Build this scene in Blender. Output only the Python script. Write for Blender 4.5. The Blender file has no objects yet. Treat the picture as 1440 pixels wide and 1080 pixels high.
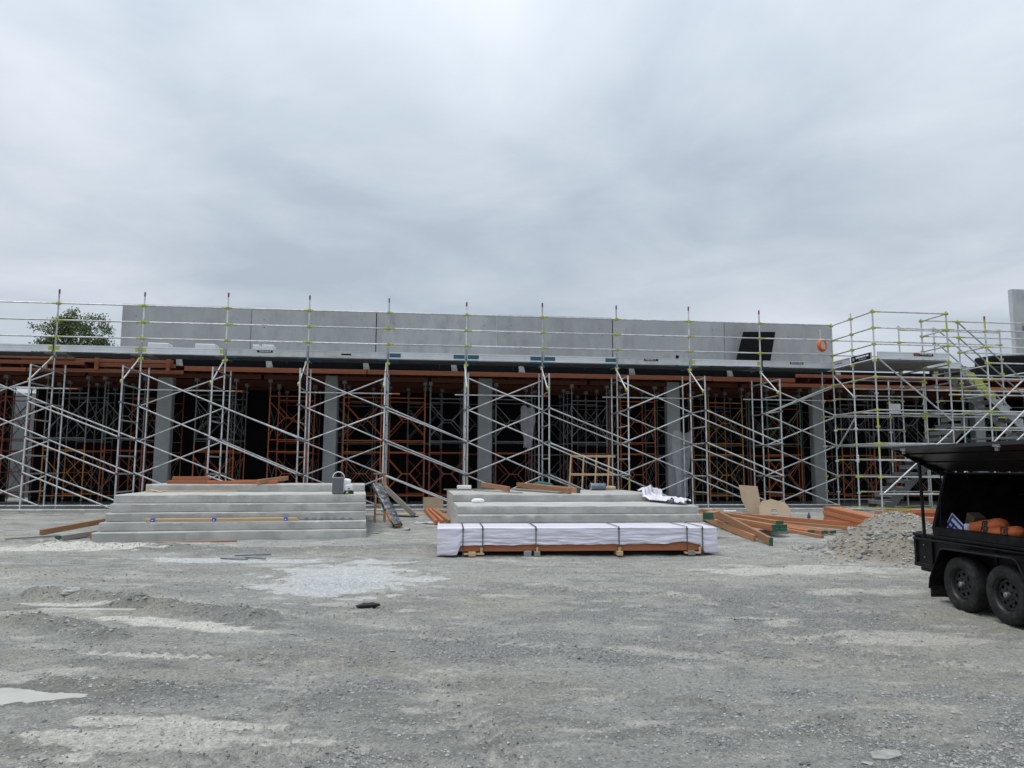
import bpy, math, random
import numpy as np
from mathutils import Vector, Matrix, Quaternion

random.seed(7)
scene = bpy.context.scene
COL = scene.collection
R = math.radians

# ------------------------------------------------------------------ camera, world, sun, exposure
AL = 0.118167                                   # the facade recedes 6.8 degrees to the right
FO = Vector((-13.347, 21.512, 0.0))             # foot of the scaffold's first tall pole
cam_d = bpy.data.cameras.new('camera')
cam = bpy.data.objects.new('camera', cam_d); COL.objects.link(cam)
cam_d.sensor_fit = 'HORIZONTAL'; cam_d.sensor_width = 36.0
cam_d.lens = 1047.58 / 1440.0 * 36.0
cam_d.clip_start = 0.05; cam_d.clip_end = 3000.0
PITCH, ROLL = 0.11397, 0.00441
cam.matrix_world = Matrix.Translation((0, 0, 1.65)) @ Matrix.Rotation(math.pi/2 + PITCH, 4, 'X') @ Matrix.Rotation(ROLL, 4, 'Z')
scene.camera = cam

SUN_ELEV, SUN_AZ = R(70), R(262)                # azimuth of the sun, clockwise from +Y
world = bpy.data.worlds.new('World'); scene.world = world; world.use_nodes = True
def build_world():
    nt = world.node_tree; nt.nodes.clear()
    N, L = nt.nodes.new, nt.links.new
    out = N('ShaderNodeOutputWorld'); bg = N('ShaderNodeBackground'); bg.inputs['Strength'].default_value = 0.1
    sky = N('ShaderNodeTexSky'); sky.sky_type = 'NISHITA'; sky.sun_disc = False
    sky.sun_elevation = SUN_ELEV; sky.sun_rotation = SUN_AZ; sky.dust_density = 3.0
    tc = N('ShaderNodeTexCoord'); sep = N('ShaderNodeSeparateXYZ'); L(tc.outputs['Generated'], sep.inputs[0])
    def m(op, a, b=None, clamp=False):
        n = N('ShaderNodeMath'); n.operation = op; n.use_clamp = clamp
        for i, v in enumerate((a, b)):
            if v is None: continue
            if isinstance(v, (int, float)): n.inputs[i].default_value = v
            else: L(v, n.inputs[i])
        return n.outputs[0]
    zp = m('MAXIMUM', sep.outputs['Z'], 0.0)
    den = m('ADD', zp, 0.16)
    px, py = m('DIVIDE', sep.outputs['X'], den), m('DIVIDE', sep.outputs['Y'], den)
    cmb = N('ShaderNodeCombineXYZ'); L(px, cmb.inputs[0]); L(py, cmb.inputs[1])
    def noise(scale, detail, rough, dist, off):
        mp = N('ShaderNodeMapping'); mp.inputs['Location'].default_value = off; L(cmb.outputs[0], mp.inputs[0])
        n = N('ShaderNodeTexNoise'); n.inputs['Scale'].default_value = scale; n.inputs['Detail'].default_value = detail
        n.inputs['Roughness'].default_value = rough; n.inputs['Distortion'].default_value = dist
        L(mp.outputs[0], n.inputs['Vector']); return n.outputs['Fac']
    a = noise(0.55, 3.0, 0.5, 0.25, (7.7, 2.2, 0)); b = noise(1.9, 6.0, 0.55, 0.35, (9.4, 2.86, 0))
    mix = m('ADD', m('MULTIPLY', a, 0.62), m('MULTIPLY', b, 0.38))
    ramp = N('ShaderNodeValToRGB'); L(mix, ramp.inputs[0])
    e = ramp.color_ramp.elements
    e[0].position = 0.38; e[0].color = (0.375, 0.430, 0.498, 1)
    e[1].position = 0.62; e[1].color = (0.600, 0.650, 0.708, 1)
    # overcast skies brighten towards the zenith
    lum = m('MULTIPLY', m('ADD', 0.93, m('MULTIPLY', m('POWER', zp, 2.2), 1.25)), 10.0)
    sc = N('ShaderNodeVectorMath'); sc.operation = 'SCALE'; L(ramp.outputs[0], sc.inputs[0]); L(lum, sc.inputs['Scale'])
    mx = N('ShaderNodeMix'); mx.data_type = 'RGBA'; mx.inputs['Factor'].default_value = 0.93
    L(sky.outputs[0], mx.inputs['A']); L(sc.outputs[0], mx.inputs['B'])
    L(mx.outputs['Result'], bg.inputs['Color']); L(bg.outputs[0], out.inputs['Surface'])
build_world()
sun_d = bpy.data.lights.new('sun', 'SUN'); sun_d.energy = 1.5; sun_d.angle = R(25); sun_d.color = (1.0, 0.95, 0.88)
sun = bpy.data.objects.new('sun', sun_d); COL.objects.link(sun)
sdir = Vector((math.sin(SUN_AZ)*math.cos(SUN_ELEV), math.cos(SUN_AZ)*math.cos(SUN_ELEV), math.sin(SUN_ELEV)))
sun.rotation_euler = sdir.to_track_quat('Z', 'Y').to_euler()
vs = scene.view_settings; vs.view_transform = 'Standard'; vs.look = 'None'; vs.exposure = 0.32; vs.gamma = 1.0
vs.use_curve_mapping = False

# ------------------------------------------------------------------ helpers
def tag(o, label=None, cat=None, group=None, kind=None):
    if label: o['label'] = label
    if cat: o['category'] = cat
    if group: o['group'] = group
    if kind: o['kind'] = kind
    return o
def empty(name, loc=(0, 0, 0), rz=0.0, label=None, cat=None, group=None, parent=None):
    o = bpy.data.objects.new(name, None); COL.objects.link(o)
    o.location = loc; o.rotation_euler = (0, 0, rz); o.empty_display_size = 0.1
    if parent: o.parent = parent
    return tag(o, label, cat, group)
def link(name, me, parent=None, loc=None, quat=None, rot=None, scale=None):
    o = bpy.data.objects.new(name, me); COL.objects.link(o)
    if parent: o.parent = parent
    if loc is not None: o.location = loc
    if quat is not None: o.rotation_mode = 'QUATERNION'; o.rotation_quaternion = quat
    if rot is not None: o.rotation_euler = rot
    if scale is not None: o.scale = scale
    return o
class MB:
    def __init__(s): s.v = []; s.f = []
    def add(s, vs, fs, M=None):
        b = len(s.v)
        s.v += [tuple(M @ Vector(v)) for v in vs] if M else [tuple(v) for v in vs]
        s.f += [tuple(b+i for i in f) for f in fs]; return s
    def box(s, c, d, M=None, bv=0.0):
        x, y, z = d[0]/2, d[1]/2, d[2]/2
        if bv <= 0:
            vs = [(c[0]+i*x, c[1]+j*y, c[2]+k*z) for i in (-1, 1) for j in (-1, 1) for k in (-1, 1)]
            fs = [(0, 1, 3, 2), (4, 6, 7, 5), (0, 4, 5, 1), (2, 3, 7, 6), (0, 2, 6, 4), (1, 5, 7, 3)]
            return s.add(vs, fs, M)
        b = min(bv, x*.45, y*.45, z*.45); vs = []; idx = {}
        for i in (-1, 1):
            for j in (-1, 1):
                for k in (-1, 1):
                    for ax in range(3):
                        p = [i*(x-b), j*(y-b), k*(z-b)]; p[ax] = (i*x, j*y, k*z)[ax]
                        idx[i, j, k, ax] = len(vs); vs.append((c[0]+p[0], c[1]+p[1], c[2]+p[2]))
        fs = []
        for i in (-1, 1):
            q = [idx[i, -1, -1, 0], idx[i, 1, -1, 0], idx[i, 1, 1, 0], idx[i, -1, 1, 0]]; fs.append(q if i > 0 else q[::-1])
            q = [idx[-1, i, -1, 1], idx[-1, i, 1, 1], idx[1, i, 1, 1], idx[1, i, -1, 1]]; fs.append(q if i > 0 else q[::-1])
            q = [idx[-1, -1, i, 2], idx[1, -1, i, 2], idx[1, 1, i, 2], idx[-1, 1, i, 2]]; fs.append(q if i > 0 else q[::-1])
        for a in (-1, 1):
            for c2 in (-1, 1):
                fs.append([idx[a, c2, -1, 0], idx[a, c2, 1, 0], idx[a, c2, 1, 1], idx[a, c2, -1, 1]][::(1 if a*c2 < 0 else -1)])
                fs.append([idx[a, -1, c2, 0], idx[a, 1, c2, 0], idx[a, 1, c2, 2], idx[a, -1, c2, 2]][::(-1 if a*c2 < 0 else 1)])
                fs.append([idx[-1, a, c2, 1], idx[1, a, c2, 1], idx[1, a, c2, 2], idx[-1, a, c2, 2]][::(1 if a*c2 < 0 else -1)])
                for k in (-1, 1):
                    t = [idx[a, c2, k, 0], idx[a, c2, k, 1], idx[a, c2, k, 2]]; fs.append(t if a*c2*k > 0 else t[::-1])
        return s.add(vs, fs, M)
    def tube(s, p0, p1, r0, r1=None, seg=8, cap=True):
        p0, p1 = Vector(p0), Vector(p1); r1 = r0 if r1 is None else r1
        q = (p1-p0).to_track_quat('Z', 'Y'); b = len(s.v)
        for p, r in ((p0, r0), (p1, r1)):
            for i in range(seg):
                a = 2*math.pi*i/seg; s.v.append(tuple(p + q @ Vector((r*math.cos(a), r*math.sin(a), 0))))
        for i in range(seg):
            j = (i+1) % seg; s.f.append((b+i, b+j, b+seg+j, b+seg+i))
        if cap: s.f.append(tuple(b+i for i in range(seg))[::-1]); s.f.append(tuple(b+seg+i for i in range(seg)))
        return s
    def path(s, pts, r, seg=8):
        for a, b in zip(pts[:-1], pts[1:]): s.tube(a, b, r, r, seg)
        return s
    def lathe(s, prof, seg=24, axis='Y', M=None, close=False):
        n = len(prof); vs = []; fs = []
        for i in range(seg):
            a = 2*math.pi*i/seg; c, sn = math.cos(a), math.sin(a)
            for r, h in prof: vs.append((r*c, h, r*sn) if axis == 'Y' else (r*c, r*sn, h))
        for i in range(seg):
            j = (i+1) % seg
            for k in range(n if close else n-1):
                l = (k+1) % n
                q = (i*n+k, i*n+l, j*n+l, j*n+k); fs.append(q if axis == 'Y' else q[::-1])
        return s.add(vs, fs, M)
    def prism(s, prof, h0, h1, plane='XZ', M=None):
        n = len(prof)
        def P(a, b, h): return {'XZ': (a, h, b), 'YZ': (h, a, b), 'XY': (a, b, h)}[plane]
        vs = [P(a, b, h0) for a, b in prof] + [P(a, b, h1) for a, b in prof]
        fs = [(i, (i+1) % n, n+(i+1) % n, n+i) for i in range(n)] + [tuple(range(n))[::-1], tuple(range(n, 2*n))]
        return s.add(vs, fs, M)
    def mesh(s, name, mat, smooth=None):
        me = bpy.data.meshes.new(name); me.from_pydata(s.v, [], s.f)
        me.materials.append(mat); fixn(me)
        if smooth is not None: shade(me, smooth)
        return me
    def build(s, name, mat, parent=None, smooth=None, **k): return link(name, s.mesh(name, mat, smooth), parent, **k)
import bmesh
def fixn(me):
    bm = bmesh.new(); bm.from_mesh(me); bmesh.ops.recalc_face_normals(bm, faces=bm.faces); bm.to_mesh(me); bm.free()
def shade(me, ang):
    for p in me.polygons: p.use_smooth = True
    try: me.set_sharp_from_angle(angle=R(ang))
    except Exception: pass
_cache = {}
def tube_mesh(r, mat, seg=10):
    k = ('t', r, mat.name, seg)
    if k not in _cache: _cache[k] = MB().tube((0, 0, 0), (0, 0, 1), r, r, seg).mesh('tube', mat, 40)
    return _cache[k]
def bar(name, p0, p1, r, mat, parent=None, seg=10):
    p0, p1 = Vector(p0), Vector(p1); d = p1-p0
    return link(name, tube_mesh(r, mat, seg), parent, p0, d.to_track_quat('Z', 'Y'), None, (1, 1, d.length))
def box_mesh(d, mat, bv=0.004):
    k = ('b', tuple(round(x, 3) for x in d), mat.name, bv)
    if k not in _cache: _cache[k] = MB().box((0, 0, 0), d, bv=bv).mesh('block', mat)
    return _cache[k]
def block(name, c, d, mat, parent=None, bv=0.004, rot=None):
    return link(name, box_mesh(d, mat, bv), parent, c, None, rot)
def beam(name, p0, p1, w, h, mat, parent=None, roll=0.0, bv=0.004):
    """a straight timber from p0 to p1 (centre line), w wide and h high"""
    p0, p1 = Vector(p0), Vector(p1); d = p1-p0
    x = d.normalized(); y = Vector((0, 0, 1)).cross(x)
    y = y.normalized() if y.length > 1e-4 else Vector((0, 1, 0)); z = x.cross(y)
    q = Matrix((x, y, z)).transposed().to_quaternion() @ Quaternion((1, 0, 0), roll)
    return link(name, box_mesh((d.length, w, h), mat, bv), parent, (p0+p1)/2, q)
def np_mesh(name, V, F, mat, smooth=True):
    V = np.asarray(V, np.float32); F = np.asarray(F, np.int32); n = F.shape[1]
    me = bpy.data.meshes.new(name)
    me.vertices.add(len(V)); me.vertices.foreach_set('co', V.ravel())
    me.loops.add(F.size); me.loops.foreach_set('vertex_index', F.ravel())
    me.polygons.add(len(F)); me.polygons.foreach_set('loop_start', np.arange(0, F.size, n, dtype=np.int32))
    try: me.polygons.foreach_set('loop_total', np.full(len(F), n, np.int32))
    except Exception: pass
    me.polygons.foreach_set('use_smooth', np.full(len(F), smooth, bool))
    me.update(calc_edges=True); me.validate()
    if mat: me.materials.append(mat)
    return me
def _h(ix, iy, seed):
    n = (ix.astype(np.int64)*374761393 + iy.astype(np.int64)*668265263 + seed*1274126177) & 0x7fffffff
    n = ((n ^ (n >> 13))*1274126177) & 0x7fffffff
    return ((n ^ (n >> 16)) & 0xffff)/65535.0
def vn(x, y, seed=0):
    xi, yi = np.floor(x), np.floor(y); fx, fy = x-xi, y-yi
    u, v = fx*fx*(3-2*fx), fy*fy*(3-2*fy)
    a, b, c, d = _h(xi, yi, seed), _h(xi+1, yi, seed), _h(xi, yi+1, seed), _h(xi+1, yi+1, seed)
    return (a*(1-u)+b*u)*(1-v)+(c*(1-u)+d*u)*v
def fbm(x, y, seed=0, octv=4):
    s = np.zeros_like(x, dtype=float); a = 0.5; t = 0
    for o in range(octv):
        s += a*vn(x*2**o+17.3*o, y*2**o+5.1*o, seed+o); t += a; a *= .5
    return s/t
def sst(a, b, x):
    t = np.clip((x-a)/(b-a), 0, 1); return t*t*(3-2*t)
def F2W(s, d, z=0.0):
    return Vector((FO.x+s*math.cos(AL)-d*math.sin(AL), FO.y+s*math.sin(AL)+d*math.cos(AL), z))
def gbase(x, y):
    d = -(x-FO.x)*math.sin(AL)+(y-FO.y)*math.cos(AL)
    t = np.clip((d+15.0)/13.5, 0, 1)
    return .42*t

# ------------------------------------------------------------------ materials
def material(name, col, rough=.7, metal=0.0, var=.18, nscale=6.0, rand=.1, bump=.0, bscale=60.0, stretch=None, col2=None,
             coat=0.0, dirt=None, dirt_amt=.4, dirt_scale=2.5, spec=.5):
    m = bpy.data.materials.new(name); m.use_nodes = True; nt = m.node_tree; N, L = nt.nodes.new, nt.links.new
    bs = nt.nodes['Principled BSDF']; bs.inputs['Roughness'].default_value = rough; bs.inputs['Metallic'].default_value = metal
    bs.inputs['Specular IOR Level'].default_value = spec
    if coat: bs.inputs['Coat Weight'].default_value = coat; bs.inputs['Coat Roughness'].default_value = .12
    if stretch: tc = N('ShaderNodeTexCoord').outputs['Object']
    else: tc = N('ShaderNodeNewGeometry').outputs['Position']
    mp = N('ShaderNodeMapping'); L(tc, mp.inputs[0])
    if stretch: mp.inputs['Scale'].default_value = stretch
    oi = N('ShaderNodeObjectInfo')
    off = N('ShaderNodeVectorMath'); off.operation = 'ADD'; L(mp.outputs[0], off.inputs[0])
    sc = N('ShaderNodeVectorMath'); sc.operation = 'SCALE'; sc.inputs[0].default_value = (31, 17, 23); L(oi.outputs['Random'], sc.inputs['Scale'])
    L(sc.outputs[0], off.inputs[1])
    nz = N('ShaderNodeTexNoise'); nz.inputs['Scale'].default_value = nscale; nz.inputs['Detail'].default_value = 5; nz.inputs['Roughness'].default_value = .62
    L(off.outputs[0], nz.inputs['Vector'])
    rp = N('ShaderNodeValToRGB'); L(nz.outputs['Fac'], rp.inputs[0]); e = rp.color_ramp.elements
    c2 = col2 if col2 else tuple(c*(1-var) for c in col); c1 = col if col2 else tuple(min(1, c*(1+var)) for c in col)
    e[0].position = .32; e[0].color = (*c2, 1); e[1].position = .68; e[1].color = (*c1, 1)
    cur = rp.outputs[0]
    if rand:
        hv = N('ShaderNodeHueSaturation'); mr = N('ShaderNodeMapRange'); L(oi.outputs['Random'], mr.inputs[0])
        mr.inputs['To Min'].default_value = 1-rand; mr.inputs['To Max'].default_value = 1+rand
        L(mr.outputs[0], hv.inputs['Value']); L(cur, hv.inputs['Color']); cur = hv.outputs[0]
    if dirt:
        n2 = N('ShaderNodeTexNoise'); n2.inputs['Scale'].default_value = dirt_scale; n2.inputs['Detail'].default_value = 7; n2.inputs['Roughness'].default_value = .7
        L(off.outputs[0], n2.inputs['Vector']); r2 = N('ShaderNodeValToRGB'); L(n2.outputs['Fac'], r2.inputs[0])
        r2.color_ramp.elements[0].position = .48; r2.color_ramp.elements[1].position = .68
        r2.color_ramp.elements[1].color = (dirt_amt,)*3+(1,)
        mx = N('ShaderNodeMix'); mx.data_type = 'RGBA'; L(r2.outputs[0], mx.inputs['Factor']); L(cur, mx.inputs['A']); mx.inputs['B'].default_value = (*dirt, 1)
        cur = mx.outputs['Result']
    L(cur, bs.inputs['Base Color'])
    if bump:
        n3 = N('ShaderNodeTexNoise'); n3.inputs['Scale'].default_value = bscale; n3.inputs['Detail'].default_value = 4; L(off.outputs[0], n3.inputs['Vector'])
        bp = N('ShaderNodeBump'); bp.inputs['Strength'].default_value = bump; bp.inputs['Distance'].default_value = .02
        L(n3.outputs['Fac'], bp.inputs['Height']); L(bp.outputs[0], bs.inputs['Normal'])
    return m
M = {}
M['galv'] = material('galvanised steel', (.55, .57, .58), .42, .5, .2, 7, .22, dirt=(.30, .285, .26), dirt_amt=.65, dirt_scale=4)
M['galv_old'] = material('weathered steel tube', (.36, .38, .38), .55, .45, .22, 7, .2, dirt=(.22, .19, .16), dirt_amt=.55)
M['alu'] = material('aluminium plank', (.66, .68, .70), .38, .5, .10, 5, .05, dirt=(.42, .42, .40), dirt_amt=.5)
M['toe_grey'] = material('grey toe board', (.47, .49, .50), .5, .25, .10, 4, .05, dirt=(.33, .33, .32), dirt_amt=.5)
M['yellow'] = material('yellow green coupler paint', (.40, .43, .07), .55, 0, .2, 14, .12, dirt=(.33, .35, .22), dirt_amt=.6, dirt_scale=12)
M['blue_paint'] = material('blue tipped paint', (.018, .085, .13), .55, 0, .2, 14, .08)
M['red_paint'] = material('red tip paint', (.20, .045, .045), .55, 0, .2, 14, .1)
M['clamp'] = material('dark clamp steel', (.13, .16, .20), .5, .5, .3, 20, .2)
M['orange'] = material('orange frame paint', (.42, .105, .02), .5, 0, .2, 5, .16, dirt=(.22, .10, .05), dirt_amt=.7, dirt_scale=5)
M['amber'] = material('amber frame paint', (.42, .17, .025), .5, 0, .2, 5, .16, dirt=(.25, .14, .05), dirt_amt=.7, dirt_scale=5)
M['oxide'] = material('red oxide frame paint', (.24, .06, .035), .6, 0, .2, 5, .16, dirt=(.14, .07, .05), dirt_amt=.6, dirt_scale=5)
M['frame_grey'] = material('frame steel dimmed for shade', (.19, .20, .20), .6, .2, .22, 7, .2, dirt=(.12, .10, .09), dirt_amt=.55)  # grey steel of the frames, darkened for the shade under the slab
M['lvl_form'] = material('darker edge timber', (.35, .115, .048), .65, 0, .2, 3, .25, .25, 20, (1, 22, 22), (.22, .07, .033), dirt=(.17, .08, .05), dirt_amt=.6, dirt_scale=.9)  # darker and more brown-red than the orange veneer timber
M['green'] = material('green frame paint', (.05, .18, .13), .55, 0, .2, 5, .16, dirt=(.12, .14, .12), dirt_amt=.6, dirt_scale=5)
M['lvl'] = material('orange laminated veneer timber', (.45, .165, .068), .66, 0, .2, 3, .24, .25, 20, (1, 22, 22), (.36, .115, .045), dirt=(.30, .16, .09), dirt_amt=.45, dirt_scale=1.2)
M['lvl_raw'] = material('brown veneer timber', (.40, .20, .095), .74, 0, .2, 3, .26, .3, 20, (1, 22, 22), (.27, .13, .065), dirt=(.28, .20, .13), dirt_amt=.6, dirt_scale=1.2)
M['pine'] = material('pale pine', (.58, .43, .25), .7, 0, .2, 3, .1, .25, 20, (1, 18, 18), (.46, .32, .17))
M['grey_wood'] = material('weathered grey timber', (.30, .28, .25), .85, 0, .2, 3, .15, .3, 20, (1, 18, 18), (.2, .185, .165))
M['ply_dark'] = material('dark form ply', (.006, .0075, .010), .8, 0, .25, 3, .12, dirt=(.014, .014, .014), dirt_amt=.5, spec=.08)
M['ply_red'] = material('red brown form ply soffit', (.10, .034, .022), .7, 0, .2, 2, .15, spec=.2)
M['joist'] = material('shaded joist timber', (.10, .036, .022), .7, 0, .2, 3, .15, .0, 20, (22, 1, 22), spec=.2)  # joist and inner bearer timber coloured dark to carry the soffit shade
M['deck_dark'] = material('dark deck boards', (.06, .07, .08), .7, 0, .25, 4, .15, spec=.3)
M['deck_grey'] = material('grey deck boards', (.17, .175, .175), .7, 0, .2, 4, .12, spec=.3)
M['shading'] = material('black wall membrane', (.010, .010, .011), .8, 0, .2, 3, .0, spec=.1)  # near-black colour standing in for the deep shade behind the props
M['conc'] = material('precast concrete panel', (.385, .397, .40), .85, 0, .09, 1.3, .09, .10, 45, (1, 1, .5), dirt=(.28, .29, .295), dirt_amt=.8, dirt_scale=2.0)
M['conc_step'] = material('fresh concrete step', (.42, .415, .395), .9, 0, .14, 1.6, .07, .3, 35, dirt=(.30, .297, .283), dirt_amt=.8, dirt_scale=2.6, spec=.25)
M['conc_col'] = material('column concrete', (.25, .265, .268), .85, 0, .12, 1.5, .05, .15, 40, dirt=(.19, .20, .20), dirt_amt=.5)
M['conc_dark'] = material('dark grey concrete', (.10, .10, .10), .9, 0, .2, 1.5, .05)  # plain dark grey for slab joints and the lower stair stringers
M['black_paint'] = material('black trailer paint', (.006, .006, .007), .38, 0, .2, 8, .0, dirt=(.045, .045, .043), dirt_amt=.3, dirt_scale=5, spec=.16)
M['black_matt'] = material('matt black lining', (.005, .005, .005), .75, 0, .2, 8, .0)
M['black_sheet'] = material('black film faced sheet', (.007, .007, .008), .75, 0, .2, 4, .0, spec=.15)
M['rubber'] = material('tyre rubber', (.016, .016, .016), .8, 0, .2, 20, .0, .2, 120, dirt=(.09, .09, .083), dirt_amt=.3, dirt_scale=9, spec=.2)
M['wheel'] = material('satin black wheel', (.014, .0145, .015), .5, .1, .2, 10, .0, dirt=(.07, .07, .066), dirt_amt=.3, dirt_scale=12)
M['zinc'] = material('bright zinc', (.22, .22, .22), .5, .6, .1, 10, .05)
M['wrap'] = material('white lilac plastic wrap', (.70, .68, .77), .36, 0, .05, 3, .0, .35, 14, (.6, 2, 6), dirt=(.52, .51, .55), dirt_amt=.45, dirt_scale=3)
M['strap'] = material('dark strapping', (.05, .06, .07), .5, 0, .2, 10, .05)
M['white'] = material('white plastic', (.78, .79, .80), .5, 0, .05, 5, .03)
M['grey_plastic'] = material('grey plastic case', (.12, .125, .135), .55, 0, .12, 10, .0)
M['card'] = material('brown cardboard', (.42, .32, .22), .85, 0, .08, 3, .08)
M['carton'] = material('dark brown carton', (.13, .095, .06), .9, 0, .1, 3, .0)
M['teal'] = material('dark teal cloth', (.03, .10, .11), .8, 0, .3, 10, .0)
M['film'] = material('dusty clear film', (.55, .57, .60), .35, 0, .15, 5, .0)
M['ring'] = material('orange hose', (.75, .16, .04), .5, 0, .1, 10, .05)
M['bag'] = material('orange bag cloth', (.62, .15, .045), .75, 0, .15, 12, .05, .2, 200)
M['blue_sign'] = material('blue sign', (.03, .06, .34), .4, 0, .1, 10, .0)
M['green_end'] = material('green end seal', (.02, .10, .06), .7, 0, .25, 20, .1)
M['tape'] = material('blue tape', (.04, .09, .42), .5, 0, .1, 20, .05)
M['hivis'] = material('hi vis yellow', (.52, .60, .06), .7, 0, .1, 10, .0)
M['brick'] = material('clay brick', (.42, .20, .13), .9, 0, .2, 10, .2, .2, 60)
M['black_roll'] = material('black building film with flecks', (.018, .019, .022), .4, 0, .4, 10, .0, dirt=(.30, .31, .33), dirt_amt=.9, dirt_scale=9)
M['leaf'] = material('leaf', (.12, .165, .05), .6, 0, .3, .9, .0, col2=(.05, .085, .022))
M['bark'] = material('bark', (.12, .095, .07), .9, 0, .3, 5, .0, .4, 30)
M['stone'] = material('broken stone', (.30, .30, .28), .9, 0, .25, 14, .2, .2, 60)
M['spoil'] = material('excavated spoil', (.26, .235, .195), .95, 0, .22, 2.0, .0, .9, 26, col2=(.165, .15, .125), dirt=(.22, .225, .235), dirt_amt=.8, dirt_scale=1.1)
M['bottle'] = material('dark bottle plastic', (.05, .05, .08), .3, 0, .1, 10, .0)
M['debris'] = material('black rubber scrap', (.012, .012, .012), .7, 0, .3, 20, .0, .4, 60)

# ------------------------------------------------------------------ ground: one sheet, rutted and gravelled
RUTS = [((-5.9, 9.55), (-4.6, 9.05), (-2.7, 8.3), .24, .13), ((-6.3, 8.6), (-5.0, 8.05), (-3.9, 7.5), .22, .11),
        ((-3.6, 5.95), (-3.0, 5.9), (-2.45, 5.75), .14, .06), ((-6.6, 13.6), (-4.0, 13.55), (-1.5, 14.1), .5, .05),
        ((-8.6, 14.1), (-7.6, 13.7), (-6.2, 13.8), .35, .10)]
PUDDLES = [(-3.75, 5.62, .60, .16, 0), (-4.55, 8.78, .75, .07, 0)]
WARM = PUDDLES
def seg_dist(x, y, a, b):
    ax, ay = a; bx, by = b; dx, dy = bx-ax, by-ay; t = np.clip(((x-ax)*dx+(y-ay)*dy)/(dx*dx+dy*dy), 0, 1)
    return np.hypot(x-ax-t*dx, y-ay-t*dy), t*math.hypot(dx, dy)
def ell(x, y, cx, cy, rx, ry, rot=0.0):
    c, s = math.cos(rot), math.sin(rot); u = (x-cx)*c+(y-cy)*s; v = -(x-cx)*s+(y-cy)*c
    return np.hypot(u/rx, v/ry)
def ruts(x, y):
    r = np.zeros_like(x)
    for a, b, c, w, h in RUTS:
        d = np.minimum(seg_dist(x, y, a, b)[0], seg_dist(x, y, b, c)[0])
        r = np.maximum(r, h*np.clip(1-(d/w)**2, 0, 1)*(.35+.9*fbm(x*5, y*5, 91, 3)))
    return r
TRACKS = [((-3.3, 4.05), (-.9, 4.62), .16), ((-.62, 6.2), (.10, 4.1), .15), (( -.25, 4.75), (.75, 3.6), .14), ((-2.4, 3.9), (-.4, 4.3), .15), ((-1.6, 6.3), (-1.45, 4.6), .13),
          ((2.0, 8.2), (4.6, 6.2), .16), ((-7.5, 11.0), (1.0, 10.2), .2), ((-6.0, 7.4), (-1.0, 6.6), .17), ((-5.6, 9.9), (-1.0, 8.0), .18), ((.5, 10.6), (5.0, 8.6), .2), ((-1.0, 7.6), (3.2, 6.6), .16), ((1.2, 5.6), (3.6, 4.4), .15)]
def tracks(x, y):
    r = np.zeros_like(x)
    for a, b, w in TRACKS:
        d, t = seg_dist(x, y, a, b)
        r -= (.014 + .018*np.sin((t+np.abs(d)*.8)*2*math.pi/.13))*np.clip(1-(d/w)**6, 0, 1)*sst(.2, .5, fbm(x*1.3, y*1.3, 77, 2))
    return r
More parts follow.
